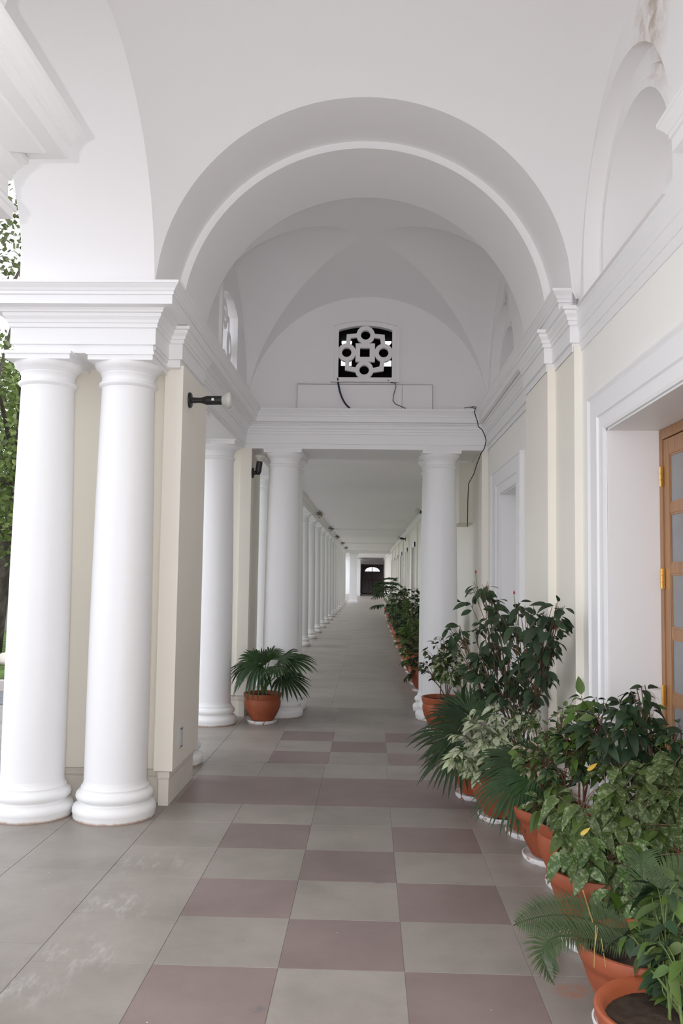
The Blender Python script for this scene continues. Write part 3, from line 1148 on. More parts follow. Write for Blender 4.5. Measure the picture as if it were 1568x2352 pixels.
for hz in (2.13, 1.56, .92, .3):
    hg = MB()
    hg.box(-.054, -.0505, 4.895, 4.912, hz, hz + .11)
    hg.lathe([(0, 0), (.008, 0), (.008, .035), (.0095, .036), (.008, .037), (.008, .073), (.0095, .074), (.008, .075), (.008, .11), (0, .11)], 10, (-.062, 4.903, hz))
    hg.build('hinge', BRASS, dr)
dr2 = empty('panelled_door', (1.60, 0, 0), 'plain white panelled door deep inside the further doorway', 'door', None, 0, 'thing')
MB().box(0, .04, 7.995, 8.965, .01, 2.46).build('leaf', WHITE, dr2)
MB().box(-.01, .0, 8.1, 8.45, .3, 2.2).build('panel', WHITE, dr2)
MB().box(-.01, .0, 8.52, 8.87, .3, 2.2).build('panel', WHITE, dr2)

# ------------------------------------------------------------------ lamps, socket, cables
def ldisc(m, p, ax, prof, seg=24):
    """lathe profile [(r, t)] about axis ax from p"""
    ax = Vector(ax).normalized()
    a = ax.cross(Vector((.2, .9, .37))).normalized()
    b = ax.cross(a)
    v, f = [], []
    for r, t in prof:
        for i in range(seg):
            q = 2 * math.pi * i / seg
            v.append(Vector(p) + ax * t + a * (r * math.cos(q)) + b * (r * math.sin(q)))
    for j in range(len(prof) - 1):
        for i in range(seg):
            i2 = (i + 1) % seg
            f.append((j * seg + i, j * seg + i2, (j + 1) * seg + i2, (j + 1) * seg + i))
    m.add(v, f)
    return m


def spot(base, wall_ax, arm_len, head_dir, label, group='black spotlights on the piers', sc=1.0):
    e = empty('wall_spotlight', base, label, 'spotlight', group, 0, 'thing')
    k = sc
    m = MB()
    ldisc(m, (0, 0, 0), wall_ax, [(0, 0), (.058 * k, 0), (.058 * k, .012 * k), (.05 * k, .02 * k), (.03 * k, .022 * k), (0, .022 * k)])
    m.build('wall_plate', BLACK, e, True, 40)
    m = MB()
    ax = Vector(wall_ax).normalized()
    hd = Vector(head_dir).normalized()
    p1 = ax * arm_len
    m = ldisc(MB(), ax * .015 * k, ax, [(0, 0), (.022 * k, 0), (.020 * k, arm_len * .5), (.023 * k, arm_len - .01), (.0, arm_len - .008)])
    m.build('arm', BLACK, e, True, 40)
    m = ldisc(MB(), p1 - hd * .02 * k, hd, [(0, 0), (.022 * k, 0), (.032 * k, .03 * k), (.034 * k, .035 * k), (.034 * k, .145 * k), (.030 * k, .148 * k), (0, .15 * k)])
    m.build('lamp_holder', BLACK, e, True, 40)
    m = ldisc(MB(), p1 + hd * .122 * k, hd, [(.026 * k, 0), (.034 * k, .012 * k), (.058 * k, .045 * k), (.062 * k, .052 * k), (.062 * k, .064 * k), (.055 * k, .075 * k), (.03 * k, .082 * k), (0, .084 * k)])
    m.build('reflector_bulb', LENS, e, True, 40)
    return e


sp1 = spot((-1.345, 6.32, 2.885), (1, 0, 0), .115, (1, .02, .015), 'black spotlight sticking out of the pier above the paired columns')
MB().box(.172, .190, -.0355, -.034, -.008, .010).build('sticker', WHITE, sp1)
spot((-1.375, 10.03, 2.79), (1, 0, 0), .07, (.12, 0, 1), 'black spotlight tilted up on the pier beside the crossbeam', sc=1.05)
spot((1.262, 18.6, 2.98), (-1, 0, 0), .07, (-1, -.3, .2), 'small black spotlight on the corridor wall near the crossbeam column', 'black spotlights on the corridor wall', 1.1)
spot((1.262, 30.5, 2.95), (-1, 0, 0), .07, (-1, -.3, .2), 'small black spotlight further down the corridor wall', 'black spotlights on the corridor wall', 1.1)
for k, (yy_, nm) in enumerate(((22.0, 'first'), (28.6, 'second'), (34.5, 'third'), (41.0, 'fourth'), (47.5, 'fifth'))):
    e = empty('beam_bracket', (-1.325, yy_, 3.165), '%s straw-clogged lamp bracket along the colonnade beam, counted from the crossbeam' % nm, 'lamp bracket', 'lamp brackets on the colonnade beam', 0, 'thing')
    m = MB()
    m.tube([(0, 0, -.05), (.05, 0, -.08), (.09, .0, -.05), (.09, 0, .02)], .008, .008, 6)
    m.build('hook', BLACK, e)
    m = MB()
    for q in range(50):
        c = Vector((.05 + rnd.gauss(0, .035), rnd.gauss(0, .08), .02 + rnd.gauss(0, .02)))
        d = Vector((rnd.gauss(0, 1), rnd.gauss(0, 1), rnd.gauss(0, .5))).normalized() * .07
        m.tube([c - d, c + d], .004, .003, 3)
    tag(m.build('straw', NEST, e), kind='stuff')

sk = empty('wall_socket', (-1.345, 6.335, .43), 'grey metal socket plate low on the pier', 'socket', None, 0, 'thing')
MB().box(0, .008, -.055, .055, -.07, .07).build('plate', STEEL, sk)
MB().box(.008, .011, -.04, .04, -.055, .055).build('cover', simple('pale_cover', (.62, .62, .6), .4), sk)
for zz in (-.06, .06):
    MB().box(.008, .013, -.006, .006, zz - .005, zz + .005).build('screw', BLACK, sk)

def cable(name, pts, r, mat, label):
    m = MB()
    m.tube(pts, r, r, 7)
    o = m.build(name, mat, None, True)
    return tag(o, label, 'cable', None, 'thing')


yb = 9.90
cable('hanging_cable', bez([at(775, 866, 9.935), at(777, 895, yb), at(785, 925, 9.86), at(803, 937, 9.80)], 16), .011, CABLE, 'thick dark blue cable hanging from the pierced window')
cable('hanging_wire', [at(889, 872, 9.93), at(897, 878, 9.90), at(908, 880, 9.89), at(909, 888, 9.89), at(903, 910, 9.89), at(902, 920, 9.89), at(908, 928, 9.89), at(931, 938, 9.80)], .0045, WIRE, 'thin black wire dangling from the pierced window corner')
cable('trailing_wire', [at(1092, 938, 9.76), at(1089, 946, 9.72), at(1096, 968, 9.715), at(1098, 980, 9.72), at(1107, 987, 9.74), at(1113, 1000, 9.76), at(1116, 1012, 9.80), at(1112, 1030, 9.86), at(1105, 1040, 9.9), at(1095, 1065, 10.0), at(1088, 1088, 10.2), at(1076, 1110, 10.6), at(1074, 1150, 10.8), at(1073, 1210, 10.85)], .0055, WIRE, 'black wire trailing down from the cornice corner past the crossbeam column')
cable('loose_wire', [at(1093, 939, 9.80), at(1080, 935, 9.85), at(1066, 937, 9.86), at(1088, 934, 9.88), at(1096, 936, 9.8)], .004, WIRE, 'tangle of loose wire on the crossbeam corner')

# ------------------------------------------------------------------ plants
def leaf_mesh(name, L, W, mat, shape='ovate', fold=.25, curl=.35, n=5, serr=0):
    """leaf lying along +x, top side +z"""
    v, f = [], []
    for i in range(n + 1):
        t = i / n
        if shape == 'ovate':
            wd = W * .5 * (math.sin(math.pi * min(1, t ** .72)) ** .85 if 0 < t < 1 else 0)
        elif shape == 'obovate':
            wd = W * .5 * (math.sin(math.pi * t ** 1.15) ** .7 if 0 < t < 1 else 0)
        else:
            wd = W * .5 * (math.sin(math.pi * t ** .85) ** .9 if 0 < t < 1 else 0)
        x = L * t
        z = -curl * L * t * t
        if i in (0, n):
            v.append((x, 0, z))
        else:
            v += [(x, wd, z + fold * wd), (x, 0, z), (x, -wd, z + fold * wd)]
    # indices
    def vi(i, k):
        return 0 if i == 0 else (1 + 3 * (n - 1) if i == n else 1 + 3 * (i - 1) + k)
    for i in range(n):
        for a, b in ((0, 1), (1, 2)):
            q = [vi(i, a), vi(i, b), vi(i + 1, b), vi(i + 1, a)]
            q2 = []
            for p in q:
                if p not in q2:
                    q2.append(p)
            f.append(tuple(reversed(q2)))
    me = mesh(name, v, f, True)
    me.materials.append(mat)
    return me


def leaf_set(L, W, mat, shape, k=3, **kw):
    return [leaf_mesh('leaf', L * (1 + .18 * (i - 1)), W * (1 + .12 * (i - 1)), mat, shape, fold=.2 + .12 * i, curl=.18 + .2 * i, **kw) for i in range(k)]


POT_A = [(0, .02), (.125, .02), (.130, .03), (.158, .075), (.185, .13), (.200, .18), (.204, .215), (.200, .240), (.196, .250), (.203, .262), (.211, .285), (.213, .308), (.207, .315), (.196, .313), (.186, .300), (.180, .27), (0, .265)]
POT_B = [(0, .02), (.118, .02), (.122, .03), (.150, .09), (.178, .16), (.194, .215), (.197, .235), (.205, .243), (.212, .262), (.213, .292), (.208, .305), (.197, .306), (.188, .295), (.182, .26), (0, .26)]
SAUC = [(0, .0), (.150, .0), (.162, .012), (.166, .034), (.160, .036), (.154, .022), (0, .020)]
pm = {}
for nm, pr in (('A', POT_A), ('B', POT_B)):
    m_ = MB().lathe(pr[:-1], 44)
    pm[nm] = mesh('pot', m_.v, m_.f, True, 45)
    pm[nm].materials.append(TERRA)
m_ = MB().lathe(SAUC, 40)
ME_SAUC = mesh('saucer', m_.v, m_.f, True, 40)
ME_SAUC.materials.append(SAUCER)
m_ = MB()
for r_ in range(7):
    pass
v, f = [(0, 0, .278)], []
for j, rr in enumerate((.05, .10, .15, .187)):
    for i in range(24):
        a = 2 * math.pi * i / 24
        v.append((rr * math.cos(a), rr * math.sin(a), .276 + rnd.uniform(-.008, .008)))
for i in range(24):
    f.append((0, 1 + i, 1 + (i + 1) % 24))
for j in range(3):
    for i in range(24):
        a, b = 1 + j * 24 + i, 1 + j * 24 + (i + 1) % 24
        f.append((a, a + 24, b + 24, b))
ME_SOIL = mesh('soil', v, f, True)
ME_SOIL.materials.append(SOIL)


def pot(x, y, label, cat='potted plant', group=None, kind='A', sc=1.0, saucer=True, scz=None):
    e = empty('potted_plant', (x, y, 0), label, cat, group, 0, 'thing')
    scz = scz or sc
    z0 = .016 if saucer else -.0195
    rz = rnd.uniform(0, 6.28)
    for nm, me, z in (('pot', pm[kind], z0), ('soil', ME_SOIL, z0)):
        o = obj(nm, me, None, e)
        o.scale = (sc, sc, scz)
        o.location = (0, 0, z)
        o.rotation_euler = (0, 0, rz)
    if saucer:
        o = obj('saucer', ME_SAUC, None, e)
        o.scale = (sc, sc, 1)
    e['_soil'] = .276 * scz + z0
    return e


def orient(p, d, up, roll=0):
    """matrix with +x along d, +z near up"""
    d = d.normalized()
    y = up.cross(d)
    if y.length < 1e-4:
        y = Vector((0, 1, 0)).cross(d)
    y.normalize()
    z = d.cross(y)
    m = Matrix((d, y, z)).transposed().to_4x4()
    m = Matrix.Translation(p) @ m @ Matrix.Rotation(roll, 4, 'X')
    return m


def inside(p, xmax=1.30):
    """keep foliage out of the wall"""
    return p.x < xmax


def shrub(root, blobs, leaves, count, stem_mat, stems_n=None, droop=.35, leaf_objs=280, stem_r=.006, seed=1, jitter=1.0, flat=.3, xmax=1.31, mats_extra=None):
    """branching shrub: blobs = [(centre world, rx, ry, rz, weight)]; leaves = list of leaf meshes"""
    R = random.Random(seed)
    xm = xmax if callable(xmax) else (lambda y: xmax)
    o0 = root.location.copy()
    base = Vector((0, 0, root['_soil'] - .01))
    pts = []
    tot = sum(b[4] for b in blobs)
    sm_ = MB()
    mats = []
    for c, rx, ry, rz, wgt in blobs:
        c = Vector(c) - o0
        n = max(3, int(count * wgt / tot))
        nb = stems_n or max(2, n // 12)
        twigs = []
        hub = base.lerp(c, .55) + Vector((R.gauss(0, .02), R.gauss(0, .02), 0))
        sb = base + Vector((R.uniform(-.05, .05), R.uniform(-.05, .05), 0))
        trunk = bez([sb, base.lerp(c, .3) + Vector((R.gauss(0, .03), R.gauss(0, .03), .06)), hub], 6)
        sm_.tube(trunk, stem_r * 1.3, stem_r, 6)
        for k in range(nb):
            while True:
                q = Vector((R.uniform(-1, 1), R.uniform(-1, 1), R.uniform(-1, 1)))
                if q.length <= 1:
                    break
            q = q.normalized() * (q.length ** .5)
            tip = c + Vector((q.x * rx, q.y * ry, q.z * rz))
            if tip.x + o0.x > xm(tip.y + o0.y) - .03:
                tip.x = xm(tip.y + o0.y) - .03 - o0.x - R.uniform(0, .1)
            if tip.z < .1:
                tip.z = .1 + R.uniform(0, .1)
            mid = hub.lerp(tip, .5) + Vector((R.gauss(0, .03), R.gauss(0, .03), .05))
            tw = bez([hub, mid, tip], 6)
            sm_.tube(tw, stem_r * .7, stem_r * .35, 5)
            twigs.append(tw)
        for k in range(n):
            tw = twigs[k % nb]
            t = 1 - (R.random() ** 1.6) * .85 if k >= 2 * nb else (.97 if k < nb else .88)
            i = min(5, int(t * 6))
            p = tw[i].lerp(tw[i + 1], t * 6 - i)
            tang = (tw[i + 1] - tw[i]).normalized()
            a = R.uniform(0, 2 * math.pi)
            side = Vector((math.cos(a), math.sin(a), R.uniform(-.3, .3)))
            out = (p - c)
            out.z *= .5
            if out.length > 1e-4:
                out.normalize()
            d = (side * .8 + out * .7 + tang * .5)
            d.z = d.z * .5 - droop + R.gauss(0, .25)
            d.normalize()
            upv = Vector((R.gauss(0, flat), R.gauss(0, flat) - .25, 1))
            m = orient(p + d * .012, d, upv, R.gauss(0, .3))
            tipw = m @ Vector((.12, 0, -.03)) + o0
            if tipw.x > xm(tipw.y) or tipw.z < .03:
                d.x = -abs(d.x)
                d.z = abs(d.z) * .3
                m = orient(p + d * .012, d, upv, R.gauss(0, .3))
            sc = R.uniform(.7, 1.2)
            mats.append((m @ Matrix.Scale(sc, 4), R.randrange(len(leaves))))
    st = sm_.build('stems', stem_mat, root, True)
    place_leaves(root, mats, leaves, leaf_objs, R)
    return st


def place_leaves(root, mats, leaves, leaf_objs, R):
    # nearest leaves (towards the viewer) are individual parts, the rest one mass
    mats.sort(key=lambda mm: (mm[0].translation + root.location).length)
    for m, k in mats[:leaf_objs]:
        o = obj('leaf', leaves[k], None, root)
        o.matrix_basis = m
    rest = mats[leaf_objs:]
    if rest:
        by = {}
        for m, k in rest:
            by.setdefault(leaves[k].materials[0].name, []).append((m, k))
        for nm, lst in by.items():
            vb, fb_ = [], []
            for m, k in lst:
                me = leaves[k]
                b = len(vb)
                vb += [m @ vv.co for vv in me.vertices]
                fb_ += [tuple(b + i for i in p.vertices) for p in me.polygons]
            fm = mesh('foliage', vb, fb_, True)
            fm.materials.append(leaves[lst[0][1]].materials[0])
            tag(obj('foliage', fm, None, root), kind='stuff')


def fan_frond(root, hub, d, up, length, mat, spread=115, nseg=22, seed=0, droop=.35, petiole_from=None, gap=.35):
    """fan palm frond: hub (world), blade direction d, up normal"""
    R = random.Random(seed)
    o0 = root.location
    hub = Vector(hub) - o0
    d = Vector(d).normalized()
    up = Vector(up).normalized()
    side = up.cross(d).normalized()
    up = d.cross(side).normalized()
    v, f = [], []
    for i in range(nseg):
        a0 = math.radians(-spread + 2 * spread * i / nseg)
        a1 = math.radians(-spread + 2 * spread * (i + 1) / nseg)
        am = (a0 + a1) / 2
        ln = length * (.78 + .22 * math.cos(am)) * R.uniform(.9, 1.06)
        dirm = d * math.cos(am) + side * math.sin(am)
        n = 7
        hw_full = math.tan((a1 - a0) / 2)
        sd = -d * math.sin(am) + side * math.cos(am)
        dr_ = droop * R.uniform(.7, 1.4)
        b = len(v)
        for k in range(n + 1):
            t = k / n
            rr = ln * (.04 + .96 * t)
            cone = up * (.10 * ln * (t - t * t))
            p = hub + dirm * rr + cone
            dz = -dr_ * ln * max(0, t - .25) ** 2
            pull = 1 - .25 * max(0, t - .5) * dr_
            p = hub + (p - hub) * pull + Vector((0, 0, dz))
            wd = rr * hw_full
            lim = ln * .66 * hw_full * 1.2
            wd = min(wd, lim)
            if t > .55:
                wd *= max(0, 1 - (t - .55) / .45) ** .85
            if k == 0:
                wd = max(wd, .004)
            pl = up * (wd * .55)
            v += [p + sd * wd, p - pl, p - sd * wd]
        for k in range(n):
            for c in (0, 1):
                f.append((b + 3 * k + c, b + 3 * k + c + 1, b + 3 * k + 3 + c + 1, b + 3 * k + 3 + c))
    fr = mesh('frond', v, f, True)
    fr.materials.append(mat)
    fo_ = obj('frond', fr, None, root)
    m = MB()
    base = Vector((R.gauss(0, .012), R.gauss(0, .012), root['_soil'] - .01)) if petiole_from is None else petiole_from
    mid = base.lerp(hub, .5) + Vector((0, 0, .08 + .15 * (hub - base).length))
    m.tube(bez([base, mid, hub + d * .01], 10), .008, .005, 6)
    m.build('petiole', STEMG, fo_, True)
    return fo_


def cycad_frond(root, pts, up, ll, mat, nl=52, seed=0, both=True, bias=0):
    R = random.Random(seed)
    o0 = root.location
    P = bez([Vector(p) - o0 for p in pts], 30)
    v, f = [], []
    m = MB()
    m.tube(P, .0055, .0025, 5)
    v += m.v
    f += m.f
    up = Vector(up).normalized()
    for i in range(nl):
        t = .08 + .92 * i / nl
        k = min(29, int(t * 30))
        p = P[k].lerp(P[k + 1], t * 30 - k)
        tg = (P[k + 1] - P[k]).normalized()
        sd = tg.cross(up).normalized()
        nn = sd.cross(tg).normalized()
        env = math.sin(math.pi * min(1, .12 + .9 * t)) ** .5
        for s_ in (-1, 1):
            L = ll * env * R.uniform(.9, 1.08)
            d = (tg * .62 + sd * s_ * .85 + nn * (.32 + R.gauss(0, .05))).normalized()
            w_ = tg.cross(d).normalized().cross(d).normalized() * .0035
            b = len(v)
            q1 = p + d * L * .5 + nn * .004
            q2 = p + d * L + Vector((0, 0, -.03 * L / .1 * .4))
            v += [p - w_ * .6, p + w_ * .6, q1 + w_, q1 - w_, q2]
            f += [(b, b + 1, b + 2, b + 3), (b + 3, b + 2, b + 4)]
    me = mesh('frond', v, f)
    me.materials.append(mat)
    return obj('frond', me, None, root)


def B(px, py, y, rpx, rpy, w_=1.0, dy=None):
    """foliage blob from photo position, depth and pixel radii"""
    k = y / F_PX
    return (at(px, py, y), rpx * k, dy if dy is not None else (rpx + rpy) / 2 * k, rpy * k, w_)


# --- potted fan palm by the open side columns
pp = pot(-1.148, 9.62, 'fan palm in a terracotta pot between two white columns', kind='A', sc=.98)
for i, (hx, hy, hd, d, ln, drp) in enumerate((
        (600, 1528, 9.45, (-.70, -.55, -.18), .40, .9), (578, 1528, 9.7, (-.95, .1, .0), .32, .6), (600, 1522, 9.75, (-.25, .3, .75), .20, .15),
        (636, 1524, 9.55, (.60, -.2, .48), .36, .4), (652, 1518, 9.6, (.97, .0, .12), .42, .45), (648, 1550, 9.45, (.75, -.35, -.40), .38, .35),
        (620, 1515, 9.75, (.15, .5, .55), .26, .3), (635, 1530, 9.35, (.35, -.8, -.15), .27, .6), (612, 1524, 9.5, (-.15, -.6, .55), .24, .5), (588, 1520, 9.6, (-.7, -.2, .5), .24, .4))):
    fan_frond(pp, at(hx, hy, hd), d, (0.1, -.35, 1) if d[2] < .5 else (-d[0], -1, .4), ln, L_PALM, 84, 18, 30 + i, drp)

# --- row of pots along the right wall, front to back
# trailing plant in the front pot, soil in view
p1 = pot(.925, 2.72, 'wide terracotta pot at the front of the plant row, bare soil showing', kind='A', sc=1.10, scz=1.0)
lv = leaf_set(.088, .040, L_MID, 'ovate', 2) + leaf_set(.085, .036, L_DARK, 'ovate', 2)
shrub(p1, [B(1515, 2160, 2.95, 60, 45, 1), B(1545, 2060, 3.0, 60, 60, 1.2), B(1555, 2260, 2.9, 45, 50, .9), B(1450, 2130, 3.0, 35, 25, .35), B(1560, 2170, 2.75, 45, 60, .9)], lv, 260, STEMG, 7, droop=.5, seed=3, stem_r=.004, xmax=1.33)

# cycad pot
p2 = pot(1.0, 3.26, 'cycad in a terracotta pot with feathery fronds arching over the floor', kind='B', sc=1.10, scz=.95)
c0 = p2.location + Vector((.0, 0, .29))
cycad_frond(p2, [c0 + Vector((-.02, 0, 0)), at(1375, 2110, 3.3), at(1290, 2075, 3.25), at(1178, 2126, 3.2)], (.15, -.75, .65), .125, L_CYC, 56, 1)
cycad_frond(p2, [c0 + Vector((-.02, -.02, 0)), at(1350, 2150, 3.2), at(1180, 2100, 3.1), at(1272, 2262, 3.05)], (.1, -.5, .85), .105, L_CYC, 56, 2)
for i, (tx, ty, tz) in enumerate(((.28, -.22, .16), (.24, .10, .24), (.05, .22, .28), (.10, -.30, .06))):
    tip = c0 + Vector((tx, ty, tz * .85))
    cycad_frond(p2, [c0, c0 + Vector((tx * .25, ty * .25, tz * .9 + .1)), c0 + Vector((tx * .7, ty * .7, tz * 1.1)), tip], (0, -.6, 1), .10, L_CYC, 44, 10 + i)
m = MB()
a_, b_ = at(1338, 2045, 3.15) - p2.location, at(1361, 2118, 3.2) - p2.location
m.tube([a_, b_], .002, .003, 5)
for (xa, ya, xb, yb2) in ((1368, 2125, 1364, 2222), (1372, 2130, 1364, 2190), (1380, 2155, 1391, 2222)):
    m.tube([at(xa, ya, 3.1) - p2.location, at(xb, yb2, 3.07) - p2.location], .0014, .0014, 5)
m.build('dry_stalk', STRAW, p2)

# big variegated shrub
p3 = pot(1.05, 4.01, 'large bushy shrub with marbled green leaves in a tall terracotta pot', kind='B', sc=1.14, scz=1.03)
lv = leaf_set(.098, .052, L_VAR, 'ovate') + leaf_set(.092, .048, L_MID, 'ovate', 2) + leaf_set(.105, .056, L_VAR, 'ovate', 2)
shrub(p3, [B(1335, 1850, 3.95, 65, 60, 1.1), B(1405, 1790, 4.0, 70, 55, 1.1), B(1480, 1860, 3.9, 70, 70, 1.2), B(1325, 1950, 3.85, 45, 65, 1.1), B(1420, 1950, 3.8, 75, 70, 1.4),
           B(1300, 1905, 3.95, 30, 65, .7), B(1530, 1790, 4.0, 35, 60, .8), B(1515, 1990, 3.75, 60, 60, 1.2), B(1420, 2060, 3.75, 65, 35, .8), B(1520, 2080, 3.6, 50, 40, .8), B(1555, 1870, 3.85, 45, 70, 1.0), B(1545, 1750, 4.0, 40, 45, .7)], lv, 1120, STEM, 9, droop=.55, leaf_objs=295, seed=11, stem_r=.006, xmax=lambda y: 1.50 if 3.62 < y < 4.9 else 1.31)
ylw = leaf_mesh('leaf', .05, .017, L_YEL, 'ovate')
for q in ((1348, 1770), (1332, 1918)):
    o = obj('leaf', ylw, None, p3)
    o.matrix_basis = orient(at(q[0], q[1], 3.68) - p3.location, Vector((.7, -.2, .6)), Vector((0, -1, .4)))
    o['label'] = 'yellowed leaf'

# dark bushy plant tucked into the doorway
q1 = pot(1.42, 4.36, 'dense dark green shrub with pale bare branches in front of the wooden door', kind='B', sc=.88)
lv = leaf_set(.082, .038, L_DARK, 'lance') + leaf_set(.08, .036, L_MID, 'lance', 1)
shrub(q1, [B(1440, 1640, 4.25, 60, 42, 1), B(1490, 1690, 4.2, 60, 60, 1.1), B(1390, 1680, 4.3, 50, 50, .8), B(1475, 1598, 4.25, 30, 26, .4), B(1545, 1700, 4.1, 40, 50, .5)], lv, 480, STEM, 9, droop=.45, leaf_objs=295, seed=17, stem_r=.007, xmax=1.50)

p4 = pot(1.11, 4.72, 'leafy shrub with upright twigs in a dull terracotta pot, behind the marbled shrub', kind='A', sc=1.02)
lv = leaf_set(.072, .037, L_MID, 'ovate') + leaf_set(.075, .035, L_DARK, 'ovate', 2)
shrub(p4, [B(1330, 1655, 4.7, 60, 45, 1), B(1360, 1610, 4.7, 38, 32, .5), B(1345, 1720, 4.6, 60, 50, 1), B(1290, 1770, 4.6, 40, 60, .8), B(1262, 1850, 4.55, 30, 40, .5)], lv, 380, STEMR, 9, droop=.35, leaf_objs=295, seed=21, stem_r=.005)

p5 = pot(1.075, 5.16, 'green and cream tinged shrub with reddish stems in a tapered terracotta pot', kind='B', sc=1.07, scz=.92)
lv = leaf_set(.068, .035, L_MID, 'ovate', 2) + leaf_set(.065, .033, L_PINK, 'ovate', 1) + leaf_set(.072, .034, L_VAR, 'ovate', 2)
shrub(p5, [B(1235, 1690, 5.1, 45, 50, 1), B(1275, 1640, 5.15, 50, 42, 1), B(1215, 1740, 5.0, 30, 45, .5), B(1265, 1760, 5.0, 45, 60, .8), B(1225, 1850, 4.98, 28, 24, .4)], lv, 380, STEMR, 9, droop=.3, leaf_objs=295, seed=27, stem_r=.0045)

p6 = pot(1.04, 5.64, 'fan palm drooping over its terracotta pot, between the marbled and pale shrubs', kind='B', sc=1.0, scz=.88)
for i, (hx, hy, hd, d, ln, drp) in enumerate((
        (1205, 1785, 5.35, (-.80, -.42, -.30), .40, .55), (1205, 1755, 5.5, (-1, -.1, .12), .34, .35), (1235, 1790, 5.3, (-.15, -.55, -.45), .33, .6),
        (1240, 1775, 5.3, (.45, -.7, .1), .22, .6), (1220, 1745, 5.6, (-.1, .1, .7), .20, .3))):
    fan_frond(p6, at(hx, hy, hd), d, (0, -.5, 1), ln, L_PALM, 78 if i == 0 else 85, 24, 60 + i, drp)

p7 = pot(.92, 6.0, 'pale cream-variegated shrub in a terracotta pot with a grooved collar', kind='A', sc=1.05, scz=.97)
lv = leaf_set(.078, .031, L_PALE, 'lance', 3) + leaf_set(.075, .030, L_VAR, 'lance', 1)
shrub(p7, [B(1140, 1640, 6.0, 65, 34, 1.3), B(1095, 1690, 5.9, 65, 42, 1.5), B(1190, 1635, 6.0, 50, 30, .9), B(1052, 1738, 5.8, 28, 16, .6), B(1140, 1715, 5.8, 50, 35, 1), B(1110, 1768, 5.8, 50, 14, .5)], lv, 600, STEMG, 16, droop=.25, leaf_objs=295, seed=33, stem_r=.004, xmax=1.22)

p8 = pot(.82, 6.57, 'fan palm with long dark fronds spreading over the floor, beside the pale shrub', kind='B', sc=1.02, scz=.93)
for i, (hx, hy, hd, d, ln, drp) in enumerate((
        (1058, 1690, 6.4, (-.95, -.25, .05), .42, .55), (1062, 1720, 6.25, (-.65, -.5, -.35), .38, .45), (1070, 1660, 6.6, (-.75, .1, .30), .36, .4),
        (1085, 1650, 6.75, (.25, .2, .85), .30, .15), (1068, 1640, 6.8, (-.5, .4, .55), .30, .3))):
    fan_frond(p8, at(hx, hy, hd), d, (0, -.45, 1) if d[2] < .6 else (-.2, -1, .2), ln, L_PALM, 88, 24, 80 + i, drp)

# tall broad-leaved plant against the wall
pb = pot(1.10, 6.385, 'tall plant with broad dark leaves standing against the pilastered wall', kind='B', sc=.60, scz=.95)
lv = leaf_set(.098, .047, L_BIG, 'obovate') + leaf_set(.09, .043, L_DARK, 'obovate', 2)
shrub(pb, [B(1105, 1400, 6.35, 48, 50, .9), B(1150, 1440, 6.2, 65, 45, 1.2), B(1085, 1485, 6.4, 55, 45, 1.1), B(1190, 1405, 6.0, 45, 34, .8), B(1265, 1425, 5.40, 36, 34, .9), B(1225, 1465, 5.6, 58, 42, 1.1),
           B(1150, 1525, 6.15, 75, 45, 1.4), B(1245, 1510, 5.5, 42, 40, .9), B(1175, 1575, 6.0, 52, 30, .8), B(1100, 1550, 6.3, 45, 32, .6), B(1045, 1450, 6.5, 22, 18, .25), B(1102, 1345, 6.35, 26, 14, .35), B(1283, 1395, 5.35, 14, 20, .22)], lv, 560, STEM, 9, droop=.5, leaf_objs=295, seed=41, stem_r=.0055, xmax=lambda y: 1.335 if y < 5.5 else (1.285 if y < 6.05 else 1.225))
bud = leaf_mesh('bud', .03, .014, FLOWER, 'ovate')
for q in ((1092, 1318, 6.35), (1180, 1366, 6.0)):
    o = obj('bud', bud, None, pb)
    o.matrix_basis = orient(at(*q) - pb.location, Vector((.1, 0, 1)), Vector((0, -1, 0)))
    m = MB()
    m.tube([at(q[0], q[1], q[2]) - pb.location, at(q[0] + 8, q[1] + 70, q[2]) - pb.location], .002, .003, 5)
    m.build('twig', STEMG, pb)

p9 = pot(.795, 9.32, 'small-leaved bush with mottled leaves in a wide pot at the crossbeam column foot', kind='A', sc=1.08)
lv = leaf_set(.072, .036, L_OLIVE, 'ovate', 2)
shrub(p9, [B(1005, 1490, 9.3, 34, 32, 1), B(1040, 1472, 9.4, 40, 32, .9), B(995, 1530, 9.25, 26, 30, .6)], lv, 330, STEM, 14, droop=.3, leaf_objs=150, seed=51, stem_r=.005)
lv = leaf_set(.082, .030, L_PALE, 'lance', 2) + leaf_set(.08, .03, L_MID, 'lance', 2)
shrub(p9, [B(1045, 1540, 9.2, 42, 28, 1), B(1020, 1520, 9.2, 30, 28, .6), B(1075, 1530, 9.2, 30, 26, .6)], lv, 340, STEM, 14, droop=.3, leaf_objs=140, seed=52, stem_r=.004)

# --- far row along the corridor
far_specs = [(11.75, L_BIG, .15, 1.30, 'broad'), (12.55, L_OLIVE, .08, .70, 'low'), (13.3, L_MID, .08, .95, 'a'), (14.1, L_VAR, .075, 1.12, 'a'), (14.9, L_MID, .075, 1.10, 'a'), (15.6, L_DARK, .08, 1.30, 'a'), (17.0, L_MID, .08, 1.30, 'a'),
             (18.6, L_DARK, .085, 1.40, 'a'), (20.2, L_VAR, .085, 1.20, 'a'), (22.0, L_DARK, .09, 1.35, 'a'), (24.0, L_VAR, .09, 1.10, 'a'), (26.0, L_DARK, .09, 1.30, 'a'), (28.5, L_PALE, .09, 1.0, 'a')]
FL = ['broad-leaved plant in the corridor, half hidden by the crossbeam column', 'low olive plant in a terracotta pot just past the crossbeam column']
ADJ = ['second', 'third', 'fourth', 'fifth', 'sixth', 'seventh', 'eighth', 'ninth', 'tenth', 'eleventh', 'twelfth', 'thirteenth']
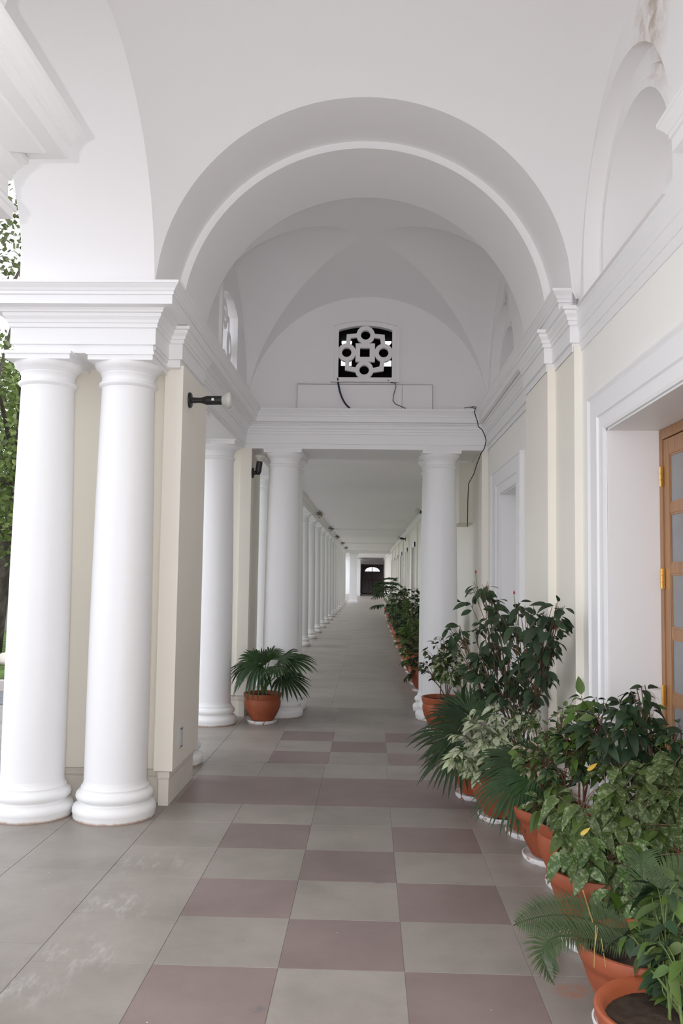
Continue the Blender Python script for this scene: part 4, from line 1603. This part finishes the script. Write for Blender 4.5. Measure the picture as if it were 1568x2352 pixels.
for k, (y, mt, ll, hh, kd) in enumerate(far_specs):
    lab = FL[k] if k < 2 else '%s bushy plant of the corridor row, counted from the crossbeam column' % ADJ[k - 1]
    px_ = .82 if k > 0 else 1.0
    e = pot(px_, y, lab, 'potted plant', 'potted plants along the corridor', 'A' if k % 2 else 'B', 1.16 if k else .95, True, 1.15)
    lv = leaf_set(ll, ll * .5, mt, 'ovate', 3)
    c = Vector((px_ - .02, y - .05, .30 + (hh - .25) * .58))
    bl = [(c, .32, .36, (hh - .35) * .55, 1.0), (c + Vector((-.05, -.08, -.25)), .30, .30, .18, .5)]
    if kd == 'broad':
        bl = [(Vector((.92, y - .1, 1.05)), .22, .25, .38, 1)]
    shrub(e, bl, lv, 420, STEM, 12, droop=.3, leaf_objs=0, seed=100 + k, stem_r=.005, xmax=1.25 if k else 1.10)
for k, y in enumerate((31.0, 33.5, 36.5)):
    e = pot(.85, y, '%s fan palm near the far end of the corridor plant row' % ('first', 'second', 'third')[k], 'potted plant', 'fan palms along the corridor', 'A', 1.05)
    for i in range(11):
        a = 2 * math.pi * i / 11 + k
        el = rnd.uniform(-.1, .9)
        hub = Vector((.80 + .36 * math.cos(a), y + .36 * math.sin(a), .70 + .75 * el + .25 * (k == 1)))
        if hub.x > .95:
            hub.x = .95
        fan_frond(e, hub, (math.cos(a) * (1 if math.cos(a) < 0 else .25), math.sin(a), el * .6 - .1), (0, 0, 1), .5 if math.cos(a) < .1 else .28, L_PALM, 100, 16, 200 + 20 * k + i, .5)

# ------------------------------------------------------------------ garden outside on the open side
gd = MB()
gd.box(-60, -2.95, -40, 120, -.40, -.14)
tag(gd.build('ground', simple('worn_paving', (.33, .31, .295), .8, .2, 0, .2, 3)), 'worn paving beside the verandah', None, None, 'structure')
tag(MB().box(-60, -3.6, 11.4, 12.6, -.16, -.12).build('road', ROAD), 'grey strip of road past the verandah', None, None, 'structure')
tag(MB().box(-60, -4.5, 12.6, 12.8, -.2, .02).box(-4.7, -4.5, 12.8, 60, -.2, .02).build('kerb', PALE), 'pale kerb edging the lawn', None, None, 'structure')
tag(MB().box(-60, -4.7, 12.8, 60, -.2, -.02).build('lawn', LAWN), 'green lawn beyond the kerb', None, None, 'structure')


def tree(x, y, h, cz, rad, n, mat, label, seed, lean=.0, ls=.11, trunk_r=.16):
    R = random.Random(seed)
    e = empty('tree', (x, y, -.05), label, 'tree', 'garden trees', 0, 'thing')
    m = MB()
    tp = bez([(0, 0, 0), (lean * .3, 0, h * .35), (lean, 0, h * .75)], 8)
    m.tube(tp, trunk_r, trunk_r * .55, 10)
    for k in range(9):
        a = R.uniform(0, 6.28)
        b = tp[4 + k % 4]
        tip = Vector((lean, 0, cz)) + Vector((math.cos(a) * rad[0] * .7, math.sin(a) * rad[1] * .7, R.uniform(-.6, .7) * rad[2]))
        m.tube(bez([b, b.lerp(tip, .5) + Vector((0, 0, .5)), tip], 6), trunk_r * .35, .015, 6)
    m.build('trunk', BARK, e, True)
    v, f = [], []
    for k in range(n):
        q = Vector((R.gauss(0, 1), R.gauss(0, 1), R.gauss(0, 1))).normalized() * (R.random() ** .35)
        p = Vector((lean, 0, cz)) + Vector((q.x * rad[0], q.y * rad[1], q.z * rad[2]))
        d = Vector((R.gauss(0, 1), R.gauss(0, 1), R.gauss(0, .7) - .4)).normalized()
        sd = d.cross(Vector((R.gauss(0, 1), R.gauss(0, 1), R.gauss(0, 1)))).normalized()
        L = ls * R.uniform(.7, 1.4)
        b = len(v)
        v += [p, p + d * L * .5 + sd * L * .34, p + d * L, p + d * L * .5 - sd * L * .34]
        f.append((b, b + 1, b + 2, b + 3))
    cm = mesh('crown', v, f)
    cm.materials.append(mat)
    tag(obj('crown', cm, None, e), kind='stuff')
    return e


tree(-7.6, 17.5, 6.0, 4.2, (2.6, 2.6, 2.4), 9000, L_TREE, 'leafy garden tree with a leaning grey trunk beside the outer column', 5, .6, .13, .20)
tree(-6.2, 13.8, 8.5, 7.2, (2.2, 2.2, 2.2), 2600, L_TREE, 'thin high-crowned tree whose leaves show against the sky', 6, -.5, .12, .10)
tree(-12.5, 27, 8.0, 4.5, (4.0, 3.5, 4.0), 9000, L_OLIVE, 'dark garden tree standing further back on the lawn', 8, .3, .22, .25)
tree(-2.6, 92, 6.0, 3.4, (1.6, 1.5, 2.6), 4000, L_DARK, 'dark tree glimpsed past the square far pillar', 9, .2, .22, .2)
lw = empty('garden_wall', (-11, 24, -.05), 'low grey garden wall beyond the lawn', 'wall', None, 0, 'thing')
MB().box(-4, 5, 0, .25, 0, 1.0).build('wall_body', simple('garden_wall_grey', (.22, .21, .20), .8), lw)
MB().box(-4.05, 5.05, -.04, .29, 1.0, 1.1).build('coping', PALE, lw)
rk = random.Random(4)
for k, (r0, sz) in enumerate(((.22, 'largest'), (.16, 'middle-sized'), (.11, 'smallest'))):
    m = MB()
    m.lathe([(0, 0), (r0, .02), (r0 * 1.05, r0 * .3), (r0 * .8, r0 * .7), (r0 * .35, r0 * .95), (0, r0)], 9)
    m.v = [(x * rk.uniform(.85, 1.15), y * rk.uniform(.85, 1.15), z) for x, y, z in m.v]
    o = m.build('garden_stone', PALE, None, True)
    o.location = (-6.35 + k * .42, 15.2 + rk.uniform(-.3, .3), -.03)
    tag(o, '%s of three pale stones edging the lawn under the garden tree' % sz, 'stone', 'stones edging the lawn', 'thing')

for o in bpy.data.objects:
    if '_soil' in o:
        del o['_soil']
